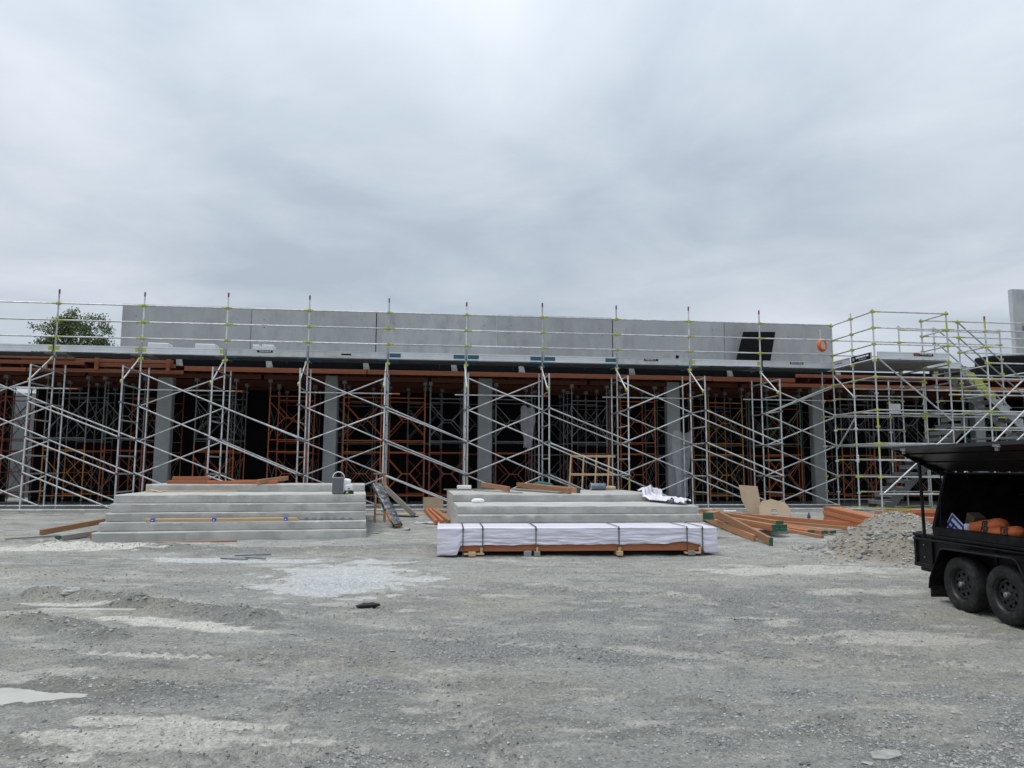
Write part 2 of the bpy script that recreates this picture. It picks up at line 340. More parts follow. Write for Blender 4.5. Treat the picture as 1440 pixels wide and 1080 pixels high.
def masks(x, y):
    n1 = fbm(x*.55, y*1.25, 3, 5); n2 = fbm(x*1.7, y*3.6, 11, 4); n3 = fbm(x*6, y*9, 23, 3)
    n4 = fbm(x*3.4, y*7.5, 29, 5); pale = sst(.55, .70, n1*.25+n2*.30+n4*.45)*.5
    blobs = [(-2.45, 11.0, 1.25, 1.5, .0, 1.0), (-4.6, 12.45, 1.9, .26, .0, 1.0), (4.6, 11.8, 1.8, .5, .1, .6), (4.0, 7.7, .8, .35, 0, .5), (5.2, 10.2, 1.2, .25, 0, .5), (-2.7, 4.82, .34, .09, 0, 1.0), (-2.5, 4.46, .15, .10, 0, 1.0),
             (-3.7, 8.15, 1.1, .14, -.25, .95), (-4.9, 8.9, 1.1, .10, -.2, .95), (-3.2, 6.9, .7, .08, -.1, .9), (-2.2, 4.75, .8, .25, 0, .8), (-4.2, 6.1, .9, .4, 0, .55), (-2.3, 4.2, 1.0, .2, .1, .8), (-1.9, 5.0, .5, .09, 0, .95), (-1.3, 4.75, .45, .05, 0, .9), (-2.45, 5.1, .5, .12, 0, .9),
             (-3.0, 7.9, .9, .10, -.2, .8), (-8.2, 13.6, 1.6, .35, 0, .9)]
    white = np.zeros_like(pale)
    for bi, (cx, cy, rx, ry, ro, a) in enumerate(blobs):
        e = ell(x, y, cx, cy, rx, ry, ro)+(n2-.5)*1.2+(n4-.5)*1.0+(n3-.5)*.6
        k_ = a*(sst(1.0, .60, e) if a < .86 or bi < 2 else sst(.98, .86, e)); pale = np.maximum(pale, k_)
        if bi < 2: white = np.maximum(white, k_)
    g = sst(.44, .60, fbm(x*.8+9, y*1.1, 41, 4)*.6+fbm(x*3, y*4, 43, 3)*.4)
    zone = np.maximum(np.exp(-ell(x, y, .8, 5.6, 2.6, 2.4)**2), .7*np.exp(-ell(x, y, 2.5, 9.0, 4, 2.0)**2))
    for a, b, w in TRACKS:
        d, tt = seg_dist(x, y, a, b); pale = np.maximum(pale, (.30+.22*np.sin((tt+np.abs(d)*.8)*2*math.pi/.13))*np.clip(1-(d/w)**4, 0, 1)*sst(.35, .6, n2))
    grav = np.clip(g*(.35+.8*zone)+.15*zone, 0, 1)*(1-.85*np.clip(pale*1.3, 0, 1))
    wet = sst(.50, .64, fbm(x*.6+31, y*2.0+4, 71, 5)*.4+fbm(x*3.2, y*8, 73, 5)*.6)*.8*(1-pale)
    for a, b, c, w, h in RUTS:
        d = np.minimum(seg_dist(x, y, a, b)[0], seg_dist(x, y, b, c)[0]); wet = np.maximum(wet, 1.0*sst(w*1.2, w*.4, d+.10*(n3-.5)))
    for cx, cy, rx, ry, w in PUDDLES: wet = np.maximum(wet, sst(2.3, 1.5, ell(x, y, cx, cy, rx, ry)+1.0*(n4-.5))); pale = pale*sst(1.2, 2.0, ell(x, y, cx, cy, rx, ry))
    tan = sst(.52, .68, fbm(x*.7+3, y*1.5+8, 57, 4))*.5
    tan = np.maximum(tan, .8*sst(1.1, .4, ell(x, y, 3.75, 7.9, .45, .22)+(n3-.5)))
    tan = np.maximum(tan, .8*sst(1.15, .5, ell(x, y, -2.5, 4.75, .55, .5)+(n2-.5)*1.2))
    return pale, grav, tan, wet, white
def gheight(x, y):
    fade = sst(60, 25, np.abs(x))*sst(60, 26, y)
    near = sst(20, 8, y)
    z = gbase(x, y)+fade*(.05*(fbm(x*.45, y*.6, 5, 3)-.5)+.030*(fbm(x*2.2, y*3.6, 6, 4)-.5)+.026*near*(fbm(x*9, y*13, 8, 4)-.5))
    rough = sst(.5, .75, fbm(x*.9, y*1.4, 61, 3))
    z += fade*.05*rough*(fbm(x*6, y*9, 63, 3)-.5)+ruts(x, y)+tracks(x, y)*fade
    for cx, cy, rx, ry, w in PUDDLES:
        e0 = ell(x, y, cx, cy, rx, ry); e = e0+1.3*(fbm(x*3.2, y*6, 31, 4)-.5)
        k = sst(1.35, .7, e); lvl = float(gbase(np.array(cx), np.array(cy)))-.004
        k2 = sst(3.2, 2.0, e0); z = z*(1-k2)+np.maximum(z, lvl+.004+.03*np.abs(fbm(x*5, y*8, 33, 3)-.45))*k2
        z = z*(1-k)+(lvl-.016)*k
    return z
def ground_material():
    m = bpy.data.materials.new('crushed rock ground'); m.use_nodes = True; nt = m.node_tree; N, L = nt.nodes.new, nt.links.new
    bs = nt.nodes['Principled BSDF']; bs.inputs['Roughness'].default_value = .95; bs.inputs['Specular IOR Level'].default_value = .3
    pos = N('ShaderNodeNewGeometry').outputs['Position']
    def noise(sc, det=5, ro=.6):
        n = N('ShaderNodeTexNoise'); n.inputs['Scale'].default_value = sc; n.inputs['Detail'].default_value = det; n.inputs['Roughness'].default_value = ro
        L(pos, n.inputs['Vector']); return n.outputs['Fac']
    def ramp(f, p0, c0, p1, c1):
        r = N('ShaderNodeValToRGB'); L(f, r.inputs[0]); e = r.color_ramp.elements
        e[0].position = p0; e[0].color = (*c0, 1); e[1].position = p1; e[1].color = (*c1, 1); return r.outputs[0]
    def mix(f, a, b):
        x = N('ShaderNodeMix'); x.data_type = 'RGBA'; L(f, x.inputs['Factor']); L(a, x.inputs['A']); L(b, x.inputs['B']); return x.outputs['Result']
    def attr(n):
        a = N('ShaderNodeAttribute'); a.attribute_name = n; return a.outputs['Fac']
    base = ramp(noise(16, 10, .8), .30, (.275, .278, .256), .70, (.455, .458, .425))
    grav = ramp(noise(70, 3, .7), .34, (.125, .130, .126), .68, (.40, .407, .39))
    pale = ramp(noise(14, 7, .7), .30, (.50, .485, .43), .64, (.75, .73, .665))
    tan = ramp(noise(10, 6, .7), .32, (.30, .285, .235), .66, (.43, .405, .335))
    speck = N('ShaderNodeTexVoronoi'); speck.inputs['Scale'].default_value = 55; L(pos, speck.inputs['Vector'])
    sp = ramp(speck.outputs['Color'], .2, (.62, .62, .62), .8, (1.18, 1.18, 1.18))
    wet = ramp(noise(9, 8, .72), .30, (.175, .180, .166), .70, (.300, .305, .280))
    c = mix(attr('wet'), base, wet); c = mix(attr('tan'), c, tan); c = mix(attr('gravel'), c, grav); c = mix(attr('pale'), c, pale); c = mix(attr('white'), c, ramp(noise(14, 7, .7), .30, (.44, .455, .455), .64, (.63, .65, .655)))
    mu = N('ShaderNodeMix'); mu.data_type = 'RGBA'; mu.blend_type = 'MULTIPLY'; mu.inputs['Factor'].default_value = .55; L(c, mu.inputs['A']); L(sp, mu.inputs['B'])
    L(mu.outputs['Result'], bs.inputs['Base Color'])
    b1 = N('ShaderNodeBump'); b1.inputs['Strength'].default_value = 1.0; b1.inputs['Distance'].default_value = .035; L(noise(30, 8, .8), b1.inputs['Height'])
    b2 = N('ShaderNodeBump'); b2.inputs['Strength'].default_value = .5; b2.inputs['Distance'].default_value = .012; L(speck.outputs['Distance'], b2.inputs['Height']); L(b1.outputs[0], b2.inputs['Normal'])
    L(b2.outputs[0], bs.inputs['Normal'])
    return m
M['ground'] = ground_material()
def build_ground():
    xs = np.concatenate([-np.geomspace(600, 14.5, 26), np.arange(-14, -4, .06), np.arange(-4, 4, .024), np.arange(4, 14, .06), np.geomspace(14.5, 600, 26)])
    ny = [2.8]
    while ny[-1] < 25: ny.append(ny[-1]+max(.018, .0042*ny[-1]))
    ys = np.concatenate([-np.geomspace(400, 1, 14), np.linspace(0, 2.7, 8), np.array(ny), np.geomspace(25.3, 900, 26)])
    X, Y = np.meshgrid(xs, ys); x, y = X.ravel(), Y.ravel(); z = gheight(x, y)
    nx, nyy = len(xs), len(ys); i = np.arange(nyy-1)[:, None]*nx+np.arange(nx-1)[None, :]
    F = np.stack([i, i+1, i+nx+1, i+nx], -1).reshape(-1, 4)
    me = np_mesh('ground', np.stack([x, y, z], -1), F, M['ground'])
    for n, a in zip(('pale', 'gravel', 'tan', 'wet', 'white'), masks(x, y)):
        at = me.attributes.new(n, 'FLOAT', 'POINT'); at.data.foreach_set('value', a.astype(np.float32))
    tag(link('ground', me), 'grey crushed rock yard with pale mud patches and tyre marks', 'ground', kind='structure')
build_ground()
def water_material():
    m = material('milky puddle water', (.50, .50, .46), .12, 0, .06, 4, .0); return m
M['water'] = water_material()
M['water_tan'] = material('silty puddle water', (.52, .46, .37), .2, 0, .06, 4, .0)
for cx, cy, rx, ry, w in PUDDLES:
    b = MB(); n = 40; z = float(gbase(np.array(cx), np.array(cy)))-.004
    b.add([(cx+1.9*rx*math.cos(2*math.pi*i/n), cy+1.9*ry*math.sin(2*math.pi*i/n), z) for i in range(n)], [tuple(range(n))])
    o = b.build('puddle', M['water_tan' if w else 'water']); tag(o, kind='structure')

OCT = np.array([(1, 0, 0), (-1, 0, 0), (0, 1, 0), (0, -1, 0), (0, 0, 1), (0, 0, -1)], float)
OCF = np.array([(0, 2, 4), (2, 1, 4), (1, 3, 4), (3, 0, 4), (2, 0, 5), (1, 2, 5), (3, 1, 5), (0, 3, 5)])
def stones_mesh(name, x, y, z, size, mat, seed=1, flat=.6):
    rg = np.random.default_rng(seed); n = len(x)
    sc = size[:, None, None]*(.6+.8*rg.random((n, 6, 1)))*np.ones((1, 1, 3)); V = OCT[None]*sc
    V += rg.normal(0, .18, V.shape)*size[:, None, None]
    V[:, :, 2] *= flat*(.7+.6*rg.random((n, 1)))
    a = rg.random(n)*6.283; c, s = np.cos(a)[:, None], np.sin(a)[:, None]
    vx = V[:, :, 0]*c-V[:, :, 1]*s; vy = V[:, :, 0]*s+V[:, :, 1]*c
    V = np.stack([vx+x[:, None], vy+y[:, None], V[:, :, 2]+z[:, None]], -1).reshape(-1, 3)
    F = (OCF[None]+(np.arange(n)*6)[:, None, None]).reshape(-1, 3)
    me = np_mesh(name, V, F, mat, False)
    at = me.attributes.new('tone', 'FLOAT', 'POINT'); at.data.foreach_set('value', np.repeat(rg.random(n), 6).astype(np.float32))
    return me
def tone_material(name, ca, cb, rough=.9):
    m = bpy.data.materials.new(name); m.use_nodes = True; nt = m.node_tree; bs = nt.nodes['Principled BSDF']; bs.inputs['Roughness'].default_value = rough
    a = nt.nodes.new('ShaderNodeAttribute'); a.attribute_name = 'tone'; r = nt.nodes.new('ShaderNodeValToRGB'); nt.links.new(a.outputs['Fac'], r.inputs[0])
    r.color_ramp.elements[0].color = (*ca, 1); r.color_ramp.elements[1].color = (*cb, 1); nt.links.new(r.outputs[0], bs.inputs['Base Color']); return m
M['gravel'] = tone_material('gravel stones', (.14, .145, .145), (.38, .385, .37))
M['clod'] = tone_material('earth crumbs', (.16, .163, .150), (.42, .422, .39))
M['spoil_stone'] = tone_material('spoil stones', (.15, .138, .115), (.42, .39, .34))
def build_gravel():
    rg = np.random.default_rng(5)
    n = 150000
    y = 3.6+(rg.random(n)**1.7)*11.4; x = (rg.random(n)-.5)*2*(y*.74+.6)
    p, g, t, w_, wh_ = masks(x, y)
    keep = rg.random(n) < np.clip(.07+1.1*g**1.3, 0, 1)*(1-.7*p); x, y = x[keep], y[keep]
    pu = np.ones(len(x), bool)
    for cx, cy, rx, ry, w in PUDDLES: pu &= ell(x, y, cx, cy, rx, ry) > 1.2
    x, y = x[pu], y[pu]
    s = .0045+.010*rg.random(len(x))**2.2; s[rg.random(len(x)) < .008] *= 2.2
    me = stones_mesh('gravel', x, y, gheight(x, y)+s*.15, s, M['gravel'], 3)
    n = 70000; y = 3.6+(rg.random(n)**1.5)*12; x = (rg.random(n)-.5)*2*(y*.74+.6)
    p, g, t, w_, wh_ = masks(x, y); rd = ruts(x, y)
    keep = rg.random(n) < np.clip(.22+.5*w_+6*rd-.3*wh_, 0, 1); x, y = x[keep], y[keep]; rd = rd[keep]
    for cx, cy, rx, ry, w in PUDDLES: q = ell(x, y, cx, cy, rx, ry) > 1.25; x, y, rd = x[q], y[q], rd[q]
    s = .004+.011*rg.random(len(x))**2.5+.016*np.clip(rd*12, 0, 1)*rg.random(len(x))**2
    cm = stones_mesh('clods', x, y, gheight(x, y)+s*.1, s, M['clod'], 13, .7)
    tag(link('clods', cm), 'small crumbs of grey earth strewn over the yard', 'earth crumbs', kind='stuff')
    tag(link('gravel', me), 'loose grey gravel scattered over the yard', 'gravel', kind='stuff')
build_gravel()

# ------------------------------------------------------------------ the concrete building behind the scaffold (facade coordinates s, d, z)
def frame_empty(name, label, cat, group=None): return empty(name, FO, AL, label, cat, group)
def build_building():
    b = frame_empty('concrete_building', 'unfinished grey concrete building with parapet panels above a propped slab', 'building')
    P0, PW = .915, 4.083
    for i in range(6):                                                       # parapet panels
        s0 = P0+i*PW; top = 6.955-.012*(i % 3)
        pn = block('parapet_panel', (s0+PW/2-.0, 2.29, (5.0+top)/2), (PW-.028, .18, top-5.0), M['conc'], b, .012)
        for (u, zz) in ((-1.55, .62), (1.55, .62), (-1.55, .35), (1.62, .35), (.3, .45)):
            me = _cache.setdefault('anch', MB().tube((0, 0, 0), (0, -.012, 0), .014, .014, 8).mesh('anchor', M['ply_dark']))
            link('anchor_recess', me, pn, (u+.1*random.uniform(-1, 1), -.084, zz+random.uniform(-.06, .06)))
    for i in (1, 3, 5): block('joint_strip', (P0+i*PW, 2.25, 5.97), (.05 if i != 3 else .04, .03, 1.92), M['galv_old'] if i != 3 else M['alu'], b, .0)
    for i in (2, 4): block('joint_strip', (P0+i*PW, 2.25, 5.97), (.02, .06, 1.92), M['ply_dark'], b, .0)
    for sa, sb in ((2.256, 2.72), (7.488, 7.90), (12.53, 13.0), (19.06, 19.53), (24.38, 24.80), (30.6, 31.0), (-4.6, -4.2)):
        block('column', ((sa+sb)/2, 2.05, 2.55), (sb-sa, .30, 4.28), M['conc_col'], b, .02)
    block('floor_slab', (9.5, 3.9, 4.925), (51, 5.6, .15), M['conc'], b, .01)
    for s0, s1 in ((-16, -5.4), (-4.75, -4.2), (-3.35, 35)):                      # added back wall, near black to deepen the shade; openings on the left
        block('shade_back_wall', ((s0+s1)/2, 6.1, 2.6), (s1-s0, .2, 4.5), M['shading'], b, .01)
    block('end_wall', (34.9, 3.6, 2.6), (.2, 4.7, 4.5), M['shading'], b, .01); block('end_wall', (-15.9, 3.6, 2.6), (.2, 4.7, 4.5), M['shading'], b, .01)
    w = frame_empty('concrete_wall', 'tall plain grey concrete wall standing behind the scaffold at the right edge', 'wall')
    block('wall_panel', (36.8, 4.2, 7.0), (4.9, .22, 4.05), M['conc'], w, .015)
    block('fixing_plate', (34.75, 4.07, 7.4), (.09, .03, .22), M['clamp'], w, .004)
    g = frame_empty('far_wall', 'pale grey wall glimpsed through the propped bays at the left', 'wall')
    block('wall_panel', (-8.5, 10.0, 2.4), (14, .2, 4.6), M['conc_col'], g, .01)
    return b
build_building()

def build_formwork():
    f = frame_empty('slab_formwork', 'orange timber joists, bearers and black edge boards holding up the slab', 'formwork')
    random.seed(21)
    s = -15.9
    while s < 34.6:                                                            # soffit sheets laid along the bays
        for d in (1.1+1.2*k for k in range(4)):
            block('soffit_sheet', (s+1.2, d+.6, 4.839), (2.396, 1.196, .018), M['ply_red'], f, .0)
        s += 2.4
    s = -8.0
    while s < 34.5:
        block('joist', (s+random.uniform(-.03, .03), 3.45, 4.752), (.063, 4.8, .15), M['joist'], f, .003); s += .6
    for d in (1.95, 3.5, 4.1, 5.5):
        for k in range(9):
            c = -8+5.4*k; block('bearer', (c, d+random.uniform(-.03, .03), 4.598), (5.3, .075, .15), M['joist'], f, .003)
    # front bearer, seen all along under the deck
    for a, b2, z in ((3.35, 8.9, 4.70), (8.92, 14.6, 4.70), (14.62, 20.3, 4.70), (20.32, 23.25, 4.69)):
        block('edge_bearer', ((a+b2)/2, .93, z), (b2-a-.01, .075, .14), M['lvl_form'], f, .004)
    for a, b2, z, dd in ((22.6, 28.3, 4.52, .86), (28.32, 34.0, 4.52, .86), (23.3, 34.0, 4.86, .96), (-8, -1.2, 4.58, .93), (-1.18, 3.34, 4.58, .93), (-8, .45, 4.80, .90), (-6, .15, 4.97, .90),
                         (.72, 3.1, 4.76, .93), (-1.4, 3.0, 4.90, 1.0)):
        block('edge_bearer', ((a+b2)/2, dd, z), (b2-a-.01, .075, .11), M['lvl_form'], f, .004)
    for s in (.82, 1.86, 2.9): block('edge_post', (s, .84, 4.80), (.11, .07, .42), M['lvl_form'], f, .004)
    block('packer', (-.62, .84, 4.69), (.06, .07, .12), M['pine'], f, .003)
    # black edge boards and their grey angled brackets
    s = -8.0; i = 0
    while s < 33:
        block('edge_board', (s+1.2, 1.04, 4.915), (2.394, .021, .25), M['ply_dark'], f, .002); s += 2.4
    for s in (5.9, 8.9, 11.7, 13.9, 17.6, 21.0, 24.9, 28.5, 3.2):
        mb = MB(); mb.prism([(-.11, 4.79), (.09, 4.79), (.03, 5.02), (-.13, 5.02)], .975, 1.022, 'XZ'); mb.build('edge_bracket', M['galv_old'], f, loc=(s, 0, 0))
    # short props of timber and green jack heads are parts of the shoring below
build_formwork()

# ------------------------------------------------------------------ shoring frames under the slab
def frame_mesh(mat):
    k = ('frame', mat.name)
    if k in _cache: return _cache[k]
    w, h, r = .61, 1.78, .022; b = MB()
    for x in (-w, w): b.tube((x, 0, 0), (x, 0, h), r, seg=8)
    for z in (.16, 1.58): b.tube((-w, 0, z), (w, 0, z), .018, seg=6)
    zm = .87
    b.tube((-.13, 0, zm), (.13, 0, zm), .014, seg=6)
    for sx in (-1, 1):
        b.tube((sx*w, 0, 1.40), (sx*.13, 0, zm), .013, seg=6); b.tube((sx*w, 0, .34), (sx*.13, 0, zm), .013, seg=6)
    _cache[k] = b.mesh('shoring_frame', mat, 40); return _cache[k]
def jack_mesh(mat):
    k = ('jack', mat.name)
    if k not in _cache:
        b = MB(); b.tube((0, 0, 0), (0, 0, .30), .017, seg=8); b.tube((0, 0, .10), (0, 0, .135), .05, seg=8); b.box((0, 0, .304), (.15, .17, .008)); 
        for y in (-.08, .08): b.box((0, y, .36), (.12, .008, .10))
        _cache[k] = b.mesh('jack_head', mat, 40)
    return _cache[k]
def foot_mesh(mat):
    k = ('foot', mat.name)
    if k not in _cache:
        b = MB(); b.tube((0, 0, 0), (0, 0, .26), .017, seg=8); b.tube((0, 0, .20), (0, 0, .23), .05, seg=8); b.box((0, 0, .004), (.16, .16, .008)); _cache[k] = b.mesh('base_jack', mat, 40)
    return _cache[k]
def tower(s, d, lo, up, label, group, rz=0.0, dep=1.5, detail=True):
    t = empty('shoring_tower', F2W(s, d, .41), AL+rz, label, 'shoring tower', group)
    for y in (0, dep):
        link('frame', frame_mesh(M[lo]), t, (0, y, .20)); link('frame', frame_mesh(M[up]), t, (0, y, 2.0))
        for x in (-.61, .61):
            link('base_jack', foot_mesh(M['frame_grey']), t, (x, y, 0)); link('jack_head', jack_mesh(M['frame_grey']), t, (x, y, 3.72))
    if detail:
        for x in (-.61, .61):
            for z in (.42, 2.2):
                bar('cross_brace', (x*.97, 0, z), (x*.97, dep, z+1.2), .011, M['frame_grey'], t, 6)
                bar('cross_brace', (x*1.03, 0, z+1.2), (x*1.03, dep, z), .011, M['frame_grey'], t, 6)
    return t
FRONT = [(-2.9, 'oxide', 'oxide', 'red oxide shoring tower at the left edge of the bays'),
         (-.47, 'amber', 'frame_grey', 'amber and grey shoring tower behind the first tall scaffold pole at left'),
         (1.25, 'oxide', 'frame_grey', 'grey topped shoring tower just left of the leftmost visible column'),
         (4.05, 'orange', 'frame_grey', 'shoring tower with grey top and orange foot right of the leftmost column'),
         (6.35, 'orange', 'orange', 'all orange shoring tower left of the second column'),
         (8.72, 'orange', 'orange', 'bright orange shoring tower right of the second column above the grey case'),
         (10.15, 'orange', 'orange', 'orange shoring tower straight behind the black wrapped plank'),
         (11.55, 'oxide', 'frame_grey', 'grey topped shoring tower just left of the middle column'),
         (13.75, 'oxide', 'frame_grey', 'grey topped shoring tower with film hanging on it right of the middle column'),
         (16.35, 'oxide', 'frame_grey', 'shoring tower behind the leaning pine frame'),
         (18.05, 'orange', 'orange', 'orange shoring tower left of the fourth column'),
         (21.2, 'amber', 'amber', 'amber shoring tower behind the upright cardboard'),
         (23.35, 'orange', 'green', 'green topped orange shoring tower left of the rightmost column'),
         (26.1, 'orange', 'frame_grey', 'orange footed shoring tower behind the landing scaffold next to the rightmost column'),
         (28.1, 'orange', 'frame_grey', 'orange footed shoring tower behind the lower stair flight'),
         (32.1, 'oxide', 'green', 'dark shoring tower behind the upper stair flight at right edge')]
random.seed(4)
for s, lo, up, lb in FRONT: tower(s, 2.02, lo, up, lb, 'shoring towers in the front row')
ORD = 'first second third fourth fifth sixth seventh eighth ninth tenth eleventh twelfth thirteenth fourteenth fifteenth'.split()
for row, d in enumerate((4.1,)):
    for i in range(2, 17):
        s = -5.5+2.3*i+.5*row+random.uniform(-.3, .3)
        c = random.choice(['oxide', 'orange', 'frame_grey', 'orange'])
        tower(s, d, c, random.choice([c, 'frame_grey', 'frame_grey']), 'deeply shaded shoring tower standing %s from the left in the back row' % ORD[i-2], 'shoring towers in the back row', detail=True)
for i, (s, d) in enumerate(((-3.6, 3.9), (-4.9, 2.6), (-5.9, 4.0))):
    tower(s, d, 'oxide', 'oxide', ['red oxide shoring tower set back at the far left', 'red oxide shoring tower nearest the left picture edge', 'red oxide shoring tower standing deepest at the left picture edge'][i], 'red towers at the left')

# ------------------------------------------------------------------ perimeter scaffold, one long thing
TOE = {-1: 'alu_y', 0: 'alu_y', 1: 'alu_y', 2: 'grey', 3: 'grey_text', 4: 'alu_b', 5: 'alu_b', 6: 'alu_b', 7: 'grey_wear', 8: 'alu_y', 9: 'grey'}
def coupler_mesh(mat):
    k = ('coup', mat.name)
    if k not in _cache:
        b = MB(); b.tube((0, 0, -.04), (0, 0, .04), .038, seg=8)
        for x in (-1, 1): b.box((x*.045, 0, .0), (.045, .042, .068))
        b.box((0, -.042, 0), (.04, .04, .055)); _cache[k] = b.mesh('coupler', mat)
    return _cache[k]
def rosette_mesh(mat):
    k = ('ros', mat.name)
    if k not in _cache:
        b = MB(); b.tube((0, 0, -.03), (0, 0, .03), .034, seg=8)
        for x, y in ((1, 0), (-1, 0), (0, 1), (0, -1)): b.box((x*.043, y*.043, 0), (.034 if x else .03, .034 if y else .03, .05))
        _cache[k] = b.mesh('rosette', mat)
    return _cache[k]
def marks(parent, x0, x1, z0, z1, y, mat, rows=1, seed=0, axis='x'):
    """a printed line that is too worn and small to read: short upright strokes"""
    rg = random.Random(seed); b = MB(); h = (z1-z0)/rows
    for r in range(rows):
        x = x0; zc = z0+h*(r+.5)
        while x < x1-.02:
            w = rg.uniform(.3, .8)*h*.6
            if rg.random() < .86:
                b.box((x+w/2, y, zc+rg.uniform(-.02, .02)*h), (w*.8, .003, h*rg.uniform(.5, .68)))
            x += w
    return tag(b.build('lettering', mat, parent), kind='stuff')
def toe_board(parent, name, p0, p1, kind, zc=5.095, h=.20):
    """upright board from p0 to p1 (plan points in facade coordinates)"""
    a, b = Vector((*p0, zc)), Vector((*p1, zc)); L = (b-a).length
    ang = math.atan2(b.y-a.y, b.x-a.x)
    key = ('toe', kind.startswith('alu'), round(L, 2))
    if key not in _cache:
        mb = MB()
        if kind.startswith('alu'):
            mb.box((0, 0, 0), (L, .035, h)); 
            for zz in (-.082, .082): mb.box((0, -.027, zz), (L, .022, .034))
            mb.box((0, -.022, 0), (L, .012, .018))
        else:
            mb.box((0, 0, 0), (L, .03, h)); mb.box((0, -.018, h/2-.012), (L, .014, .024)); mb.box((0, -.018, -h/2+.012), (L, .014, .024))
        _cache[key] = mb.mesh('toe_board', M['alu'] if kind.startswith('alu') else M['toe_grey'])
    t = link(name, _cache[key], parent, (a+b)/2, None, (0, 0, ang))
    if kind == 'alu_y':
        for x in (-1, 1): block('painted_end', (x*(L/2-.05), -.004, 0), (.10, .052, h+.006), M['yellow'], t, .0)
    if kind == 'alu_b':
        for x in (-1, 1): block('painted_end', (x*(L/2-.17), -.004, 0), (.34, .052, h+.006), M['blue_paint'], t, .0)
    if kind in ('grey', 'grey_wear'):
        pl = block('name_plate', (-.05 if kind == 'grey' else -.1, -.020, .045), (.46, .008, .075), M['black_sheet'], t, .0)
        marks(pl, -.2, .2, -.028, .028, -.006, M['toe_grey'], 1, int(L*100)+len(kind))
    if kind == 'grey_text':
        pl = block('name_plate', (-.05, -.020, .0), (.30, .006, .05), M['black_sheet'], t, .0)
        pl = block('name_plate', (-.05, -.0195, .0), (1.0, .004, .12), M['toe_grey'], t, .0)
    return t
def build_scaffold():
    S = frame_empty('perimeter_scaffold', 'long galvanised tube scaffold with guard rails and deck along the whole building front', 'scaffold')
    g, rr = M['galv'], .0245
    Zn = [.48+.495*n for n in range(13)]
    random.seed(11); jt = lambda: random.uniform(-.04, .04)
    for k in range(-1, 10):
        s = 2.4*k; j = random.uniform(-.012, .012)
        for d, top in ((-1.27, 4.45+random.uniform(-.04, .05)), (0.0, 6.88+random.uniform(-.04, .06)), (.7, 4.72+random.uniform(-.1, .06))):
            st = bar('standard', (s+j, d, .42), (s, d, top), rr, g, S)
            block('base_plate', (s+j, d, .425), (.16, .16, .012), M['galv_old'], S, .0)
            if d == 0:
                bar('painted_tip', (s, d, top-.13), (s, d, top+.004), rr+.002, M['red_paint'] if k % 3 != 1 else M['clamp'], S)
                bar('spigot', (s, d, 4.9), (s, d, 5.35), rr+.006, M['galv_old'], S)
        for n, z in enumerate(Zn[1:9]):
            bar('transom', (s, -1.27, z), (s, 0, z), .021, M['galv_old'], S, 8)
            if n % 2: bar('transom', (s, 0, z), (s, .7, z), .021, M['galv_old'], S, 8)
        bar('deck_transom', (s, -.03, 4.93), (s, .73, 4.93), .024, M['galv_old'], S, 8)
        for z in (6.44, 5.94, 5.45): link('coupler', coupler_mesh(M['yellow']), S, (s, 0, z))
        link('deck_coupler', coupler_mesh(M['yellow'] if k % 3 else M['clamp']), S, (s, -.0, 4.86))
        st = bar('deck_strut', (s-.04, -.03, 4.84), (s-.04, -1.25, 4.02), .022, g, S)
        for p in ((s-.04, -.08, 4.80), (s-.04, -1.22, 4.04)): block('strut_end', p, (.055, .10, .085), M['yellow'], S, .008, (R(34), 0, 0))
        for z in (3.45, 2.46, 1.47):
            for d in (-1.27, 0): link('brace_clamp', rosette_mesh(M['clamp']), S, (s, d, z))
        if k in (5, 7): bar('painted_sleeve', (s, -1.27, .5), (s, -1.27, 1.5), rr+.002, M['yellow'], S)
    for k in range(-1, 10):
        s0, s1 = 2.4*k, 2.4*(k+1)
        if k == 9: s1 = 24.1
        for z in (6.44, 5.94, 5.45):
            bar('guard_rail', (s0+.04, -.03, z), (s1-.04, -.03, z), .0225, g, S)
            bar('rail_end', (s0+.04, -.03, z), (s0+random.uniform(.12, .2), -.03, z), .0235, M['yellow'], S)
            if random.random() < .45: bar('rail_end', (s1-.17, -.03, z), (s1-.04, -.03, z), .0245, M['yellow'], S)
        for d in (-1.27, 0.0): bar('ledger', (s0, d-.05, .50 if d else .56), (s1, d-.05, .50 if d else .56), .023, g, S)
        if k % 2:
            bar('ledger', (s0-.3, .75, 4.0), (s1+.35, .75, 4.0), .021, g, S)
            bar('ledger_tip', (s1+.12, .75, 4.0), (s1+.36, .75, 4.0), .023, M['orange'], S)
            tops = (4.44, 3.45, 2.46, 1.47)
            for zt in tops:
                bar('brace', (s0+.02, -.045, zt+jt()), (s1-.02, -.045, zt-.97+jt()), .0215, g, S)
                bar('brace', (s0+.02, .05, zt-.97-.04+jt()), (s1-.02, .05, zt-.04+jt()), .0215, g, S)
        else:
            for zt in (3.45, 2.46, 1.47):
                for d in (-1.32, -.045): bar('brace', (s0+.02, d, zt+jt()), (s1-.02, d, zt-.97+jt()), .0215, g, S)
        for i in range(3):
            bd = block('deck_board', ((s0+s1)/2, .13+.235*i, 4.975), (s1-s0-.03, .225, .04), M['deck_dark'], S, .004)
            for x in (-1, 1): block('board_hook', (x*((s1-s0)/2-.16), 0, -.004), (.30, .229, .044), M['blue_paint'] if k in (2, 3, 4, 5, 6, 7, 9) else M['deck_grey'], bd, .0)
        toe_board(S, 'toe_board', (s0+.05, -.065), (s1-.05, -.065), TOE[k])
    return S
build_scaffold()

